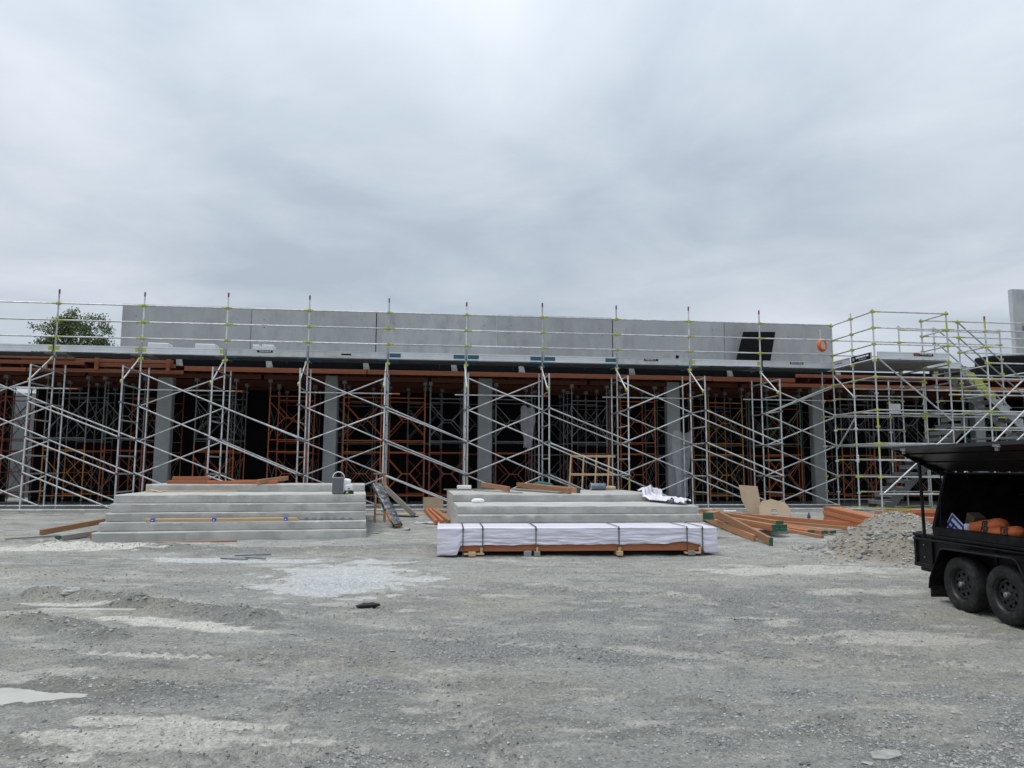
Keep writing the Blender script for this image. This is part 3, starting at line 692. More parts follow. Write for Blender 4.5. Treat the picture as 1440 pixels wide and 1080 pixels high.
# ------------------------------------------------------------------ landing and stair scaffold at the right
def stair_flight(parent, s0, z0, s1, z1, d0, d1, steps, mat, tread_mat):
    """aluminium flight: two saw-toothed stringers, treads between them; (s0, z0) is the top"""
    f = empty('stair_flight', (0, 0, 0), 0, parent=parent)
    run, rise = (s1-s0)/steps, (z1-z0)/steps
    for d in (d0, d1):
        pr = []
        for i in range(steps):
            pr += [(s0+run*i, z0+rise*i), (s0+run*(i+1), z0+rise*i)]
        pr += [(s1, z1)]
        low = [(s1, z1-.20), (s0, z0-.20-.06)]
        MB().prism(pr+low, d-.012, d+.012, 'XZ').build('stringer', mat, f)
    for i in range(steps):
        c = s0+run*(i+.5); z = z0+rise*i+.012
        MB().box((c, (d0+d1)/2, z), (abs(run)+.04, abs(d1-d0)-.03, .03)).box((c+run*.5, (d0+d1)/2, z-.05), (.012, abs(d1-d0)-.03, .09)).build('tread', tread_mat, f)
    return f
def build_tower_scaffold():
    T = frame_empty('stair_scaffold', 'galvanised scaffold landing and stair tower with yellow green couplers at right', 'scaffold')
    g = M['galv']; r = .0245
    zn = [.48+.495*n for n in range(13)]
    cols = {'a': 24.1, 'b': 26.5, 'c': 27.77, 'e': 30.2}
    rows = {0: -2.3, 1: -1.15, 2: 0.0, 3: .7}
    tops = {('a', 0): 6.50, ('a', 1): 6.60, ('a', 2): 6.50, ('a', 3): 4.75, ('b', 0): 6.50, ('b', 1): 6.50, ('b', 2): 6.50, ('b', 3): 4.75,
            ('c', 0): 6.38, ('c', 1): 6.50, ('c', 2): 6.42, ('e', 0): 6.40, ('e', 1): 6.45, ('e', 2): 6.45, ('c', 3): 4.75}
    random.seed(3)
    for (c, q), top in tops.items():
        s, d = cols[c], rows[q]; st = bar('standard', (s, d, .44), (s, d, top), r, g, T)
        block('base_plate', (s, d, .435), (.16, .16, .012), M['galv_old'], T, .0)
        for n, z in enumerate(zn):
            if z > top: break
            y = (n % 2 == 0 and random.random() < .7) or z > 4.9 or random.random() < .2
            link('rosette', (coupler_mesh if z > 4.9 or n % 2 == 0 else rosette_mesh)(M['yellow'] if y else g), T, (s, d, z))
    bar('painted_tip', (27.77, -2.3, 6.22), (27.77, -2.3, 6.384), r+.002, M['red_paint'], T)
    for (s, d, z) in ((24.1, -2.3, 3.0), (26.5, -2.3, 5.9), (24.1, 0, 5.1), (27.77, -2.3, 6.0), (26.5, -1.15, 3.2), (24.1, -2.3, 2.1)):
        bar('painted_sleeve', (s, d, z), (s, d, z+.28), r+.002, M['yellow'], T)
    def led(c0, c1, q, z, mat=None, yel=True):
        s0, s1, d = cols[c0], cols[c1], rows[q]
        bar('ledger', (s0+.03, d-.02, z), (s1-.03, d-.02, z), .0225, mat or g, T)
        if yel and random.random() < .7: bar('ledger_end', (s0+.04, d-.02, z), (s0+.22, d-.02, z), .0245, M['yellow'], T)
        if yel and random.random() < .5: bar('ledger_end', (s1-.22, d-.02, z), (s1-.04, d-.02, z), .0245, M['yellow'], T)
    for z in (6.42, 5.93, 5.43, 4.44, 3.45, 2.46, 1.47, .975): led('a', 'b', 0, z)
    for z in (5.93, 5.43, 4.44, 3.945, 3.45, 2.955, 2.46): led('b', 'c', 0, z)
    for z in (5.93, 5.43, 4.93, 4.44, 3.945, 3.45, 2.955, 2.46, 1.47, .975): led('c', 'e', 0, z)
    led('b', 'c', 0, 1.47); led('b', 'c', 0, .975); led('a', 'b', 0, 1.965)
    for z in (4.2, 3.45, 2.46, 1.47, .48): led('a', 'b', 1, z)
    for z in (6.44, 5.93, 4.2, 3.45, 2.955, 2.46): led('b', 'c', 1, z)
    for z in (6.44, 5.93, 5.43, 4.7, 4.2, 3.45, 2.955): led('c', 'e', 1, z)
    for z in (5.43, 5.93, 3.45, 2.46, .48): led('a', 'b', 2, z)
    for z in (6.35, 5.93, 3.45, 2.46): led('b', 'c', 2, z); led('c', 'e', 2, z)
    for z in (3.45, 2.46, .7): led('a', 'b', 3, z, M['galv_old'], False)
    for z in zn[:9]:
        for q in (1, 2):
            for c0, c1 in (('a', 'b'), ('b', 'c'), ('c', 'e')):
                if random.random() < .42: led(c0, c1, q, z+.035, M['galv_old'])
    def tr(c, q0, q1, z):
        s = cols[c]; bar('transom', (s, rows[q0]+.03, z), (s, rows[q1]-.03, z), .0225, g, T)
        if random.random() < .6: bar('transom_end', (s, rows[q0]+.04, z), (s, rows[q0]+.2, z), .0245, M['yellow'], T)
    for z in (6.42, 5.93, 5.43, 4.44, 3.45, 2.46, .48): tr('a', 0, 1, z); tr('a', 1, 2, z)
    for z in (6.42, 5.93, 5.43): tr('b', 0, 1, z)
    for c in ('b', 'c', 'e'):
        for z in (4.85, 4.3, 3.45, 2.46, 1.47, .48): tr(c, 0, 1, z); tr(c, 1, 2, z)
    tr('c', 0, 1, 5.43); tr('e', 0, 1, 5.43); tr('c', 0, 1, 3.945)
    for p0, p1 in (((24.15, -2.35, 5.02), (26.45, -2.35, 3.15)), ((24.15, -2.35, 1.0), (26.45, -2.35, 2.88)), ((24.1, -1.2, 3.35), (24.1, -.05, 2.35)), ((24.1, -.02, 4.75), (24.1, -1.13, 3.95)),
                   ((26.55, -2.36, 1.45), (30.1, -2.36, 4.6)), ((27.8, -2.37, 2.0), (30.2, -2.37, 3.95)), ((26.55, -1.2, 1.8), (30.1, -1.2, 4.75)), ((24.1, .0, 4.44), (21.7, .05, 3.47))):
        bar('brace', p0, p1, .0225, g, T)
    # landing boards, toe boards
    for i in range(10): block('deck_board', (25.3, -2.16+.234*i, 4.965), (2.36, .218, .055), M['deck_grey'], T, .004)
    for i in range(4): block('deck_board', (27.13, -1.03+.234*i, 4.965), (1.22, .218, .055), M['deck_grey'], T, .004)
    t = toe_board(T, 'toe_board', (24.15, -2.36), (26.45, -2.36), 'alu')
    pl = block('name_plate', (.32, -.033, .035), (.62, .008, .10), M['black_sheet'], t, .0); block('logo', (-.22, -.006, 0), (.16, .006, .09), M['red_paint'], pl, .0); marks(pl, -.1, .28, -.03, .03, -.006, M['toe_grey'], 1, 5)
    t = toe_board(T, 'toe_board', (24.03, -.06), (24.03, -1.10), 'plain'); marks(t, -.30, .12, -.03, .03, -.018, M['clamp'], 1, 8)
    t = toe_board(T, 'toe_board', (24.03, -1.2), (24.03, -2.26), 'plain', 5.09)
    pl = block('sign_plate', (0, -.022, .0), (1.0, .008, .19), M['black_sheet'], t, .0); marks(pl, -.25, .42, -.01, .07, -.006, M['white'], 1, 9); marks(pl, -.1, .3, -.065, -.03, -.006, M['toe_grey'], 1, 10)
    mb = MB(); mb.prism([(-.42, .045), (-.34, .045), (-.34, -.03), (-.38, -.055), (-.42, -.03)], -.008, -.004, 'XZ'); mb.build('logo', M['toe_grey'], pl)
    t = toe_board(T, 'toe_board', (26.55, -.02), (27.7, -.02), 'plain', 5.1)
    t = toe_board(T, 'toe_board', (26.55, -1.22), (27.7, -1.22), 'alu', 5.0)
    # a small tag on a pole
    pl = block('tag', (24.1, -1.15-.032, 2.02), (.07, .012, .24), M['white'], T, .003); marks(pl, -.02, .02, -.09, .09, -.008, M['clamp'], 3, 4)
    block('notice', (26.62, .6, 3.75), (.42, .01, .34), M['white'], T, .0); 
    # flights of steps
    stair_flight(T, 27.85, 4.96, 30.35, 2.70, -1.08, -.30, 11, M['galv_old'], M['galv_old'])
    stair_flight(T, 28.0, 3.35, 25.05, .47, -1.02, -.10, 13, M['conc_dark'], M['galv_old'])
    for s, z in ((27.95, 4.80), (28.22, 4.56)):
        MB().prism([(0, 0), (.30, 0), (.42, -.25), (.12, -.28)], -1.125, -1.098, 'XZ').build('stringer_cover', M['yellow'], T, loc=(s, 0, z))
    MB().prism([(0, 0), (.30, 0), (.42, -.30), (.12, -.28)], -1.125, -1.098, 'XZ').build('stringer_cover', M['yellow'], T, loc=(28.5, 0, 4.30))
    for d in (-1.15, -.12):
        bar('handrail', (27.77, d-.03, 6.40), (30.3, d-.03, 4.25), .0225, M['galv_old'], T); bar('handrail', (27.77, d-.03, 5.90), (30.3, d-.03, 3.75), .0225, M['galv_old'], T)
    for i in range(4): block('deck_board', (29.0, -2.16+.234*i, 2.66), (2.36, .218, .055), M['deck_grey'], T, .004)
    return T
build_tower_scaffold()

# ------------------------------------------------------------------ concrete steps
def rough_slab(x0, x1, y0, y1, z0, z1, seed):
    # cast slab whose front, top and end faces wave a little and whose arrises are chipped
    xs = np.linspace(x0, x1, 90); prof = [(y0, z0, 0), (y0, z0+(z1-z0)*.4, 0), (y0, z1-.018, 0), (y0+.012, z1, 1), (y0+.10, z1, 2), (y0+.26, z1, 2), (y0+.6, z1, 2), (y1, z1, 2), (y1, z0, 3)]
    V = np.zeros((90, len(prof), 3))
    for j, (y, z, k) in enumerate(prof):
        w = fbm(xs*1.6+j, xs*0+j*1.7+seed, seed, 4)-.5; chip = sst(.62, .78, fbm(xs*7, xs*0+seed*.3, seed+5, 2))
        V[:, j, 0] = xs; V[:, j, 1] = y+(.022*w if k < 3 else 0)+(.012*chip if j in (2, 3) else 0); V[:, j, 2] = z+(.010*w if k in (1, 2) else 0)-(.010*chip if j in (2, 3) else 0)
    m = len(prof); i = np.arange(89)[:, None]*m+np.arange(m)[None, :]; nx = np.arange(89)[:, None]*m+(np.arange(m)[None, :]+1) % m
    F = np.stack([i, i+m, nx+m, nx], -1).reshape(-1, 4); me = np_mesh('step', V.reshape(-1, 3), F, None, False)
    b = MB(); b.v = [tuple(v) for v in V.reshape(-1, 3)]; b.f = [tuple(int(q) for q in f) for f in F]+[tuple(range(m)), tuple(range(89*m, 90*m))[::-1]]
    bpy.data.meshes.remove(me); me = b.mesh('step', M['conc_step'], 30); return me
def steps_thing(label, corner, beta, width, levels, back, left=False):
    """corner: ground point at the front right (or front left) end; levels: (z0, z1, front offset, inset at the ends)"""
    t = empty('concrete_steps', (corner[0], corner[1], 0), beta, label, 'steps')
    for z0, z1, fr, ins in levels:
        x0, x1 = (ins, width-ins) if left else (-width+ins, -ins*.3)
        mb = MB(); nx = 22; n2 = 3
        link('step', rough_slab(x0, x1, fr, back, z0, z1, int(fr*100)+int(width*10)), t)
        # recessed joint under each tread slab
        MB().box(((x0+x1)/2, (fr+back)/2+.02, z0), (x1-x0-.05, back-fr-.05, .02)).build('joint', M['conc_dark'], t)
    return t
GL = .24
LV = [(GL-.25, GL+.165, 0, 0), (GL+.175, GL+.335, .26, .03), (GL+.345, GL+.505, .53, .06), (GL+.515, GL+.675, .79, .05), (GL+.685, GL+.85, 1.05, .06), (GL+.86, GL+1.02, 3.15, .10)]
BL = R(11.5)
steps_thing('left flight of wide pale concrete steps carrying a grey case', (-2.97, 15.5), BL, 5.15, LV, 5.0)
def SL(u, v, z):   # point on the left steps: u metres left of the right end, v metres behind the front
    return Vector((-2.97-u*math.cos(BL)-v*math.sin(BL), 15.5-u*math.sin(BL)+v*math.cos(BL), z))
BR = R(7)
RV = [(-.02, .435, -.62, 0), (.445, .595, -.40, .0), (.605, .755, -.22, .0), (.765, .915, 0, .0), (.925, 1.08, 2.05, .0)]
steps_thing('right flight of pale concrete steps behind the white wrapped timber pack', (-1.07, 15.0), BR, 4.98, RV, 5.9, True)
def SR(u, v, z):
    return Vector((-1.07+u*math.cos(BR)-v*math.sin(BR), 15.0+u*math.sin(BR)+v*math.cos(BR), z))

# ------------------------------------------------------------------ wrapped timber pack
def build_pack():
    a = R(5.2); gx, gy = -1.27, 12.98; z0 = .155
    t = empty('timber_pack', (gx, gy, 0), a, 'long pack of orange timber under white plastic wrap with dark straps', 'timber pack')
    L, D = 4.93, 1.05; zb, zt = z0+.085, z0+.085+.40
    for r in range(2):
        for i in range(7):
            block('timber', (L/2, .10+.142*i, zb+.075+.152*r), (L-.30, .135, .15), M['lvl'], t, .004)
    nu, path = 320, []
    # cross-section path from the front hem over the top to the back hem
    U = np.linspace(0, L, nu)
    prof = [('f', k/23) for k in range(24)]+[('t', k/6) for k in range(1, 7)]+[('b', k/5) for k in range(1, 6)]
    V = np.zeros((nu, len(prof), 3)); rg = np.random.default_rng(2)
    hem = np.interp(U, [0, .34, .40, .9, 2.5, 3.9, 4.3, 4.62, 4.70, L], [z0+.02, z0+.03, z0+.19, z0+.20, z0+.20, z0+.205, z0+.245, z0+.19, z0+.05, z0+.06])
    hem += .004*np.sin(U*9)+.003*np.sin(U*23)
    for j, (s, k) in enumerate(prof):
        if s == 'f': y = np.full(nu, .0); z = hem+(zt-hem)*k
        elif s == 't': y = np.full(nu, D*k); z = np.full(nu, zt)
        else: y = np.full(nu, D); z = zt+(z0+.15-zt)*k
        rid = 1-np.abs(2*fbm(U*1.1+1.2*k+(0 if s == 'f' else 5), U*0+k*5.5, 17, 4)-1)
        wr = .055*(rid-.75)*(1-.35*k)+.03*(fbm(U*4.5, U*0+k*3, 19, 4)-.5)
        if s == 'f': y = y-.014-wr*(.35+.65*(1-k))
        if s == 't': z = z+.35*wr+.004
        if s == 'b': y = y+.012
        V[:, j, 0], V[:, j, 1], V[:, j, 2] = U, y, z
    m = len(prof); i = (np.arange(nu-1)[:, None]*m+np.arange(m-1)[None, :])
    F = np.stack([i, i+m, i+m+1, i+1], -1).reshape(-1, 4)
    Vv = V.reshape(-1, 3); me = np_mesh('wrap', Vv, F, M['wrap']); w = link('wrap', me, t)
    for xe, nm in ((0, 'wrap_end'), (L, 'wrap_end')):
        cs = V[0 if xe == 0 else -1]; MB().add([tuple(p) for p in cs]+[(xe, D/2, z0+.05)], [(j, j+1, m) for j in range(m-1)]).build(nm, M['wrap'], t)
    for x in (.44, .78, 1.70, 3.16, 4.38, 4.66):
        b = MB(); b.box((x, -.040, (zb+zt)/2-.03), (.018, .006, zt-zb+.10)); b.box((x, D/2, zt+.022), (.022, D+.06, .006)); b.box((x, -.046, zt-.02), (.030, .012, .03))
        st = b.build('strap', M['strap'], t)
    for x, ln, mt in ((.60, .50, 'pine'), (1.72, .10, 'grey_wood'), (3.17, .10, 'pine'), (4.45, .40, 'grey_wood')):
        block('bearer', (x, .42, z0+.05), (ln if ln < .2 else .12, 1.0, .075), M[mt], t, .004)
        if ln > .2: block('bearer_plate', (x+.03, -.0, z0+.05), (ln*.7, .10, .03), M['pine'], t, .003)
        block('strap_pad', (x+(.0 if ln < .2 else .16), -.035, z0+.10), (.04, .02, .11), M['pine'], t, .003)
    block('spacer', (1.56, .02, z0+.04), (.13, .13, .11), M['conc_col'], t, .01)
    block('spacer', (4.45, .0, z0+.025), (.12, .14, .055), M['green_end'], t, .004)
    block('under_board', (2.5, .25, z0+.02), (4.2, .06, .05), M['debris'], t, .0)
build_pack()

# ------------------------------------------------------------------ loose timbers
def lvl(label, p0, p1, w=.063, h=.15, mat='lvl', ends=None, group=None, roll=0.0, name='timber_length', cat='timber'):
    o = beam(name, p0, p1, w, h, M[mat], None, roll); tag(o, label, cat, group)
    L = (Vector(p1)-Vector(p0)).length
    if ends: block('painted_end', ((L/2-.018), 0, 0), (.044, w+.005, h+.005), M[ends], o, .0)
    return o
z6, z5 = GL+1.02, GL+.85
lvl('lower orange beam lying at left on top of the left steps', SL(4.7, 3.7, z6+.045), SL(3.6, 3.65, z6+.045), .15, .09)
lvl('upper orange beam stacked at left on top of the left steps', SL(4.6, 3.72, z6+.137), SL(3.75, 3.68, z6+.137), .12, .09)
lvl('long orange beam lying flat in the middle of the left steps top', SL(3.75, 3.45, z6+.04), SL(2.15, 3.6, z6+.04), .15, .08)
lvl('second orange beam behind the middle one on the left steps', SL(3.2, 3.75, z6+.05), SL(2.2, 3.85, z6+.05), .12, .10)
lvl('brown beam propped at a slant on the right half of the left steps', SL(2.05, 5.0, z6+.13), SL(2.55, 3.12, z6+.06), .075, .11, 'lvl_raw')
for i, (u0, u1, v, lb) in enumerate(((5.0, 3.3, 2.85, 'long thin pine strip lying on the left steps landing'), (4.8, 3.0, 2.98, 'thin pine strip against the top riser of the left steps'))):
    lvl(lb, SL(u0, v, z5+.014), SL(u1, v+.05, z5+.014), .05, .025, 'pine', name='pine_strip')
lvl('short pine offcut lying askew on the left steps landing', SL(4.92, 3.05, z5+.05), SL(4.55, 2.5, z5+.014), .06, .02, 'pine', name='pine_strip')
def build_bundle():
    t = empty('stake_bundle', SL(2.85, .42, GL+.335), BL+R(.6), 'bundle of pale pine stakes bound with three blue tapes on the left steps', 'stakes')
    random.seed(5)
    for r in range(2):
        for i in range(4):
            l = 2.95-random.uniform(0, .1); block('stake', (random.uniform(-.04, .04), -.045+.031*i, .018+.032*r), (l, .028, .029), M['pine'], t, .003)
    for x in (-1.32, -.17, 1.22):
        tp = MB().box((0, 0, .033), (.075, .132, .073)).build('tape', M['tape'], t, loc=(x, 0, 0)); marks(tp, -.02, .025, .015, .05, -.068, M['white'], 1, 3)
build_bundle()
def build_chairs():
    random.seed(9)
    for i in range(7):
        p = SL(1.22-.15*i+random.uniform(-.03, .03), .40, GL+.336); b = MB()
        for a in range(3):
            x = (a-1)*.028; b.path([(x-.03, random.uniform(-.03, .03), 0), (x, 0, .06+random.uniform(-.02, .02)), (x+.03, random.uniform(-.03, .03), 0)], .004, 5)
        b.tube((-.05, 0, .03), (.05, 0, .03), .004, seg=5)
        tag(b.build('bar_chair', M['clamp'], loc=p, rot=(0, 0, random.uniform(-.5, .5))), 'small dark wire bar chair in the row on the left steps', 'bar chair', 'wire bar chairs on the left steps')
build_chairs()
def build_case():
    p = SL(.62, .95+.35, z5); t = empty('power_case', p, BL-R(3), 'dark grey portable case with white arched handle on the left steps', 'case')
    MB().box((0, 0, .185), (.25, .26, .37), bv=.02).build('case_body', M['grey_plastic'], t)
    pts = [(-.125+.125*(1-math.cos(math.pi*k/12)), 0, .36+.125*math.sin(math.pi*k/12)) for k in range(13)]
    MB().path(pts, .011).build('handle', M['white'], t, 60)
    block('side_rib', (.128, 0, .19), (.012, .22, .30), M['white'], t, .004)
    c = empty('paper_sack', SL(.40, 1.32, z5), BL+R(8), 'small white sack in a dark tray beside the grey case', 'sack')
    block('sack_body', (-.01, 0, .14), (.19, .17, .15), M['white'], c, .025, (0, R(-6), R(5))); block('sack_flap', (-.03, .01, .27), (.16, .14, .13), M['white'], c, .03, (R(4), R(9), R(-9)))
    block('tray', (0, 0, .035), (.21, .20, .07), M['debris'], c, .006); block('tray_sticker', (-.04, -.103, .035), (.05, .005, .035), M['hivis'], c, .0)
    mb = MB().box((0, -.098, .12), (.05, .006, .02)).build('sack_print', M['blue_sign'], c)
def blob(rx, ry, rz, seed, amp, n=14, m=20):
    th = np.linspace(.02, math.pi-.02, n); ph = np.linspace(0, 2*math.pi, m, endpoint=False)
    T, P = np.meshgrid(th, ph, indexing='ij'); rg = np.random.default_rng(seed)
    sp = lambda v, e: np.sign(v)*np.abs(v)**e
    x = rx*sp(np.sin(T), .7)*sp(np.cos(P), .7); y = ry*sp(np.sin(T), .7)*sp(np.sin(P), .7); z = rz*sp(np.cos(T), .8)
    k = 1+amp*(fbm(T*2.2+seed, np.cos(P)*1.6+np.sin(P)*2.3+seed, seed, 4)-.5)
    V = np.stack([x*k, y*k, z*k], -1).reshape(-1, 3); F = []
    for i in range(n-1):
        for j in range(m): F.append((i*m+j, (i+1)*m+j, (i+1)*m+(j+1) % m, i*m+(j+1) % m))
    return V, F
build_case()
G = lambda x, y: float(gbase(np.array(float(x)), np.array(float(y))))
lvl('brown beam with green mark leaning at the left foot of the left steps', (-9.35, 15.05, .36), (-8.9, 16.9, .50), .075, .11, 'lvl_raw', 'green_end')
lvl('grey brown beam lying on the ground at the left foot of the left steps', (-8.25, 15.75, .36), (-8.72, 14.55, .29), .11, .10, 'grey_wood', 'green_end')
lvl('thin weathered lath lying at the far left of the left steps', (-9.75, 14.6, .27), (-8.95, 15.2, .30), .05, .03, 'grey_wood')
lvl('short dark block against the left corner of the left steps', (-8.15, 14.75, .33), (-8.02, 14.55, .33), .09, .12, 'lvl_raw')
lvl('thin orange plank lying along the foot of the left steps', (-7.35, 14.36, .228), (-5.35, 14.78, .245), .09, .02, 'lvl_raw')
lvl('dark lath lying in front of the left steps', (-6.9, 14.05, .225), (-6.0, 14.18, .23), .05, .02, 'grey_wood')
for p0, p1, lb in (((-4.78, 12.50, .175), (-4.30, 12.40, .172), 'longest dark metal bar lying on the white ground patch'), ((-4.66, 12.80, .185), (-4.10, 12.98, .19), 'thin dark bar lying farthest back on the white ground patch'), ((-4.42, 12.62, .178), (-4.02, 12.45, .176), 'short dark bar lying askew on the white ground patch')):
    tag(beam('metal_bar', p0, p1, .03, .02, M['clamp']), lb, 'bar')

# between the two flights
def build_between():
    t = empty('timber_trestle', (-3.28, 18.75, .34), R(12), 'narrow brown wooden trestle standing right of the left steps', 'trestle')
    for x in (-.11, .13):
        beam('leg', (x, -.30, .02), (x*.8, -.02, 1.16), .035, .07, M['lvl_raw'], t); beam('leg', (x, .30, .02), (x*.8, .03, 1.16), .035, .07, M['grey_wood'], t)
    for z in (.2, .42, .64, .86): block('rung', (.01, -.31+z*.24, z), (.27, .03, .05), M['pine'], t, .003)
    block('top_board', (0, 0, 1.185), (.34, .14, .035), M['lvl_raw'], t, .004)
    p0, p1 = Vector((-2.60, 17.30, .36)), Vector((-3.28, 18.3, 1.27)); d = p1-p0; L = d.length
    nu, nv = 26, 12; V = np.zeros((nu, nv, 3))
    for i in range(nu):
        for j in range(nv):
            a = 2*math.pi*j/nv; k = 1+.28*(vn(np.array(i*.45), np.array(j*.9 % 6), 5)-.5)
            V[i, j] = (i/(nu-1)*L, .125*np.sign(math.cos(a))*abs(math.cos(a))**.5*k, .05*np.sign(math.sin(a))*abs(math.sin(a))**.5*k)
    F = [(i*nv+j, i*nv+(j+1) % nv, (i+1)*nv+(j+1) % nv, (i+1)*nv+j) for i in range(nu-1) for j in range(nv)]
    F2 = F; me = np_mesh('wrapped_plank', V.reshape(-1, 3), F2, M['black_roll'])
    x = d.normalized(); y = Vector((0, 0, 1)).cross(x).normalized(); z = x.cross(y)
    r = empty('film_roll', p0, 0, 'plank wrapped in black film leaning between the two flights of steps', 'wrapped plank'); 
    o = link('wrapped_body', me, r, (0, 0, 0), Matrix((x, y, z)).transposed().to_quaternion())
    b = beam('timber_core', Vector((0, 0, 0))+x*.12+y*.12, x*.5+y*.12, .02, .07, M['lvl'], r)
    beam('timber_core', Vector(x*-.03), x*(L+.03), .17, .05, M['lvl_raw'], r)
    lvl('grey plank leaning behind the black wrapped plank', (-2.57, 20.05, .42), (-3.55, 20.55, 1.22), .04, .14, 'grey_wood', name='plank')
    lvl('dark board lying flat behind the black wrapped plank', (-3.2, 20.2, .40), (-2.5, 19.9, .40), .25, .03, 'debris', name='plank')
    lvl('pale board lying flat beside the dark one behind the wrapped plank', (-3.1, 20.6, .41), (-2.0, 20.9, .42), .2, .025, 'pine', name='plank')
    o = block('brown_sheet', (-2.28, 22.0, .62), (.58, .02, .42), M['card'], None, .002, (R(-8), 0, R(6))); tag(o, 'square brown sheet standing behind the left end of the right steps', 'sheet')
    for i, (dx, lb) in enumerate(((0, 'leftmost orange beam lying along the left side of the right steps'), (.11, 'middle orange beam lying along the left side of the right steps'), (.25, 'brown beam lying nearest the left side of the right steps'))):
        lvl(lb, (-2.45+dx, 21.4, .50), (-1.78+dx*1.25, 18.0+.1*i, .385), .065 if i < 2 else .12, .10, 'lvl' if i < 2 else 'lvl_raw')
    # crumpled paper mat
    n = 16; X, Y = np.meshgrid(np.linspace(-.3, .3, n), np.linspace(-.35, .35, n)); Z = .05*fbm(X*5+3, Y*5, 5, 3)
    Fm = [(i*n+j, i*n+j+1, (i+1)*n+j+1, (i+1)*n+j) for i in range(n-1) for j in range(n-1)]
    tag(link('paper_mat', np_mesh('paper_mat', np.stack([X, Y, Z], -1).reshape(-1, 3), Fm, M['film']), None, (-2.05, 18.55, .325)), 'crumpled grey paper lying left of the leaning orange beams', 'paper')
    random.seed(2)
    for i in range(5):
        o = block('brick', (-2.2+.12*i, 21.1+.06*(i % 2), .445+.0*(i == 4)), (.10, .21, .07), M['brick'], None, .006, (0, 0, random.uniform(-.8, .8)))
        tag(o, 'clay brick in the small heap left of the right steps', 'brick', 'loose bricks by the right steps')
build_between()

# on the right flight
zr = 1.08
lvl('brown beam with pale end lying at left on the right steps', SR(.95, 5.6, zr+.15), SR(1.42, 3.35, zr+.085), .075, .12, 'lvl_raw')
lvl('grey board under the left beam on the right steps', SR(.75, 5.0, zr+.012), SR(1.62, 2.9, zr+.012), .20, .022, 'grey_wood')
lvl('long brown beam lying in the middle of the right steps', SR(1.95, 5.7, zr+.14), SR(2.72, 2.2, zr+.075), .075, .13, 'lvl_raw')
lvl('second brown beam with green end in the middle of the right steps', SR(2.05, 5.7, zr+.14), SR(3.05, 2.75, zr+.07), .075, .12, 'lvl_raw', 'green_end')
lvl('wide grey plank under the middle beams of the right steps', SR(1.85, 5.6, zr+.03), SR(2.60, 2.5, zr+.03), .22, .04, 'grey_wood')
lvl('thin plank lying across the back left of the right steps', SR(-.1, 5.3, zr+.02), SR(.9, 5.5, zr+.02), .15, .03, 'grey_wood')
o = block('white_tray', SR(.45, 5.5, zr+.08), (.38, .2, .10), M['white'], None, .01, (0, 0, BR)); tag(o, 'shallow white tray at the back left of the right steps', 'tray')
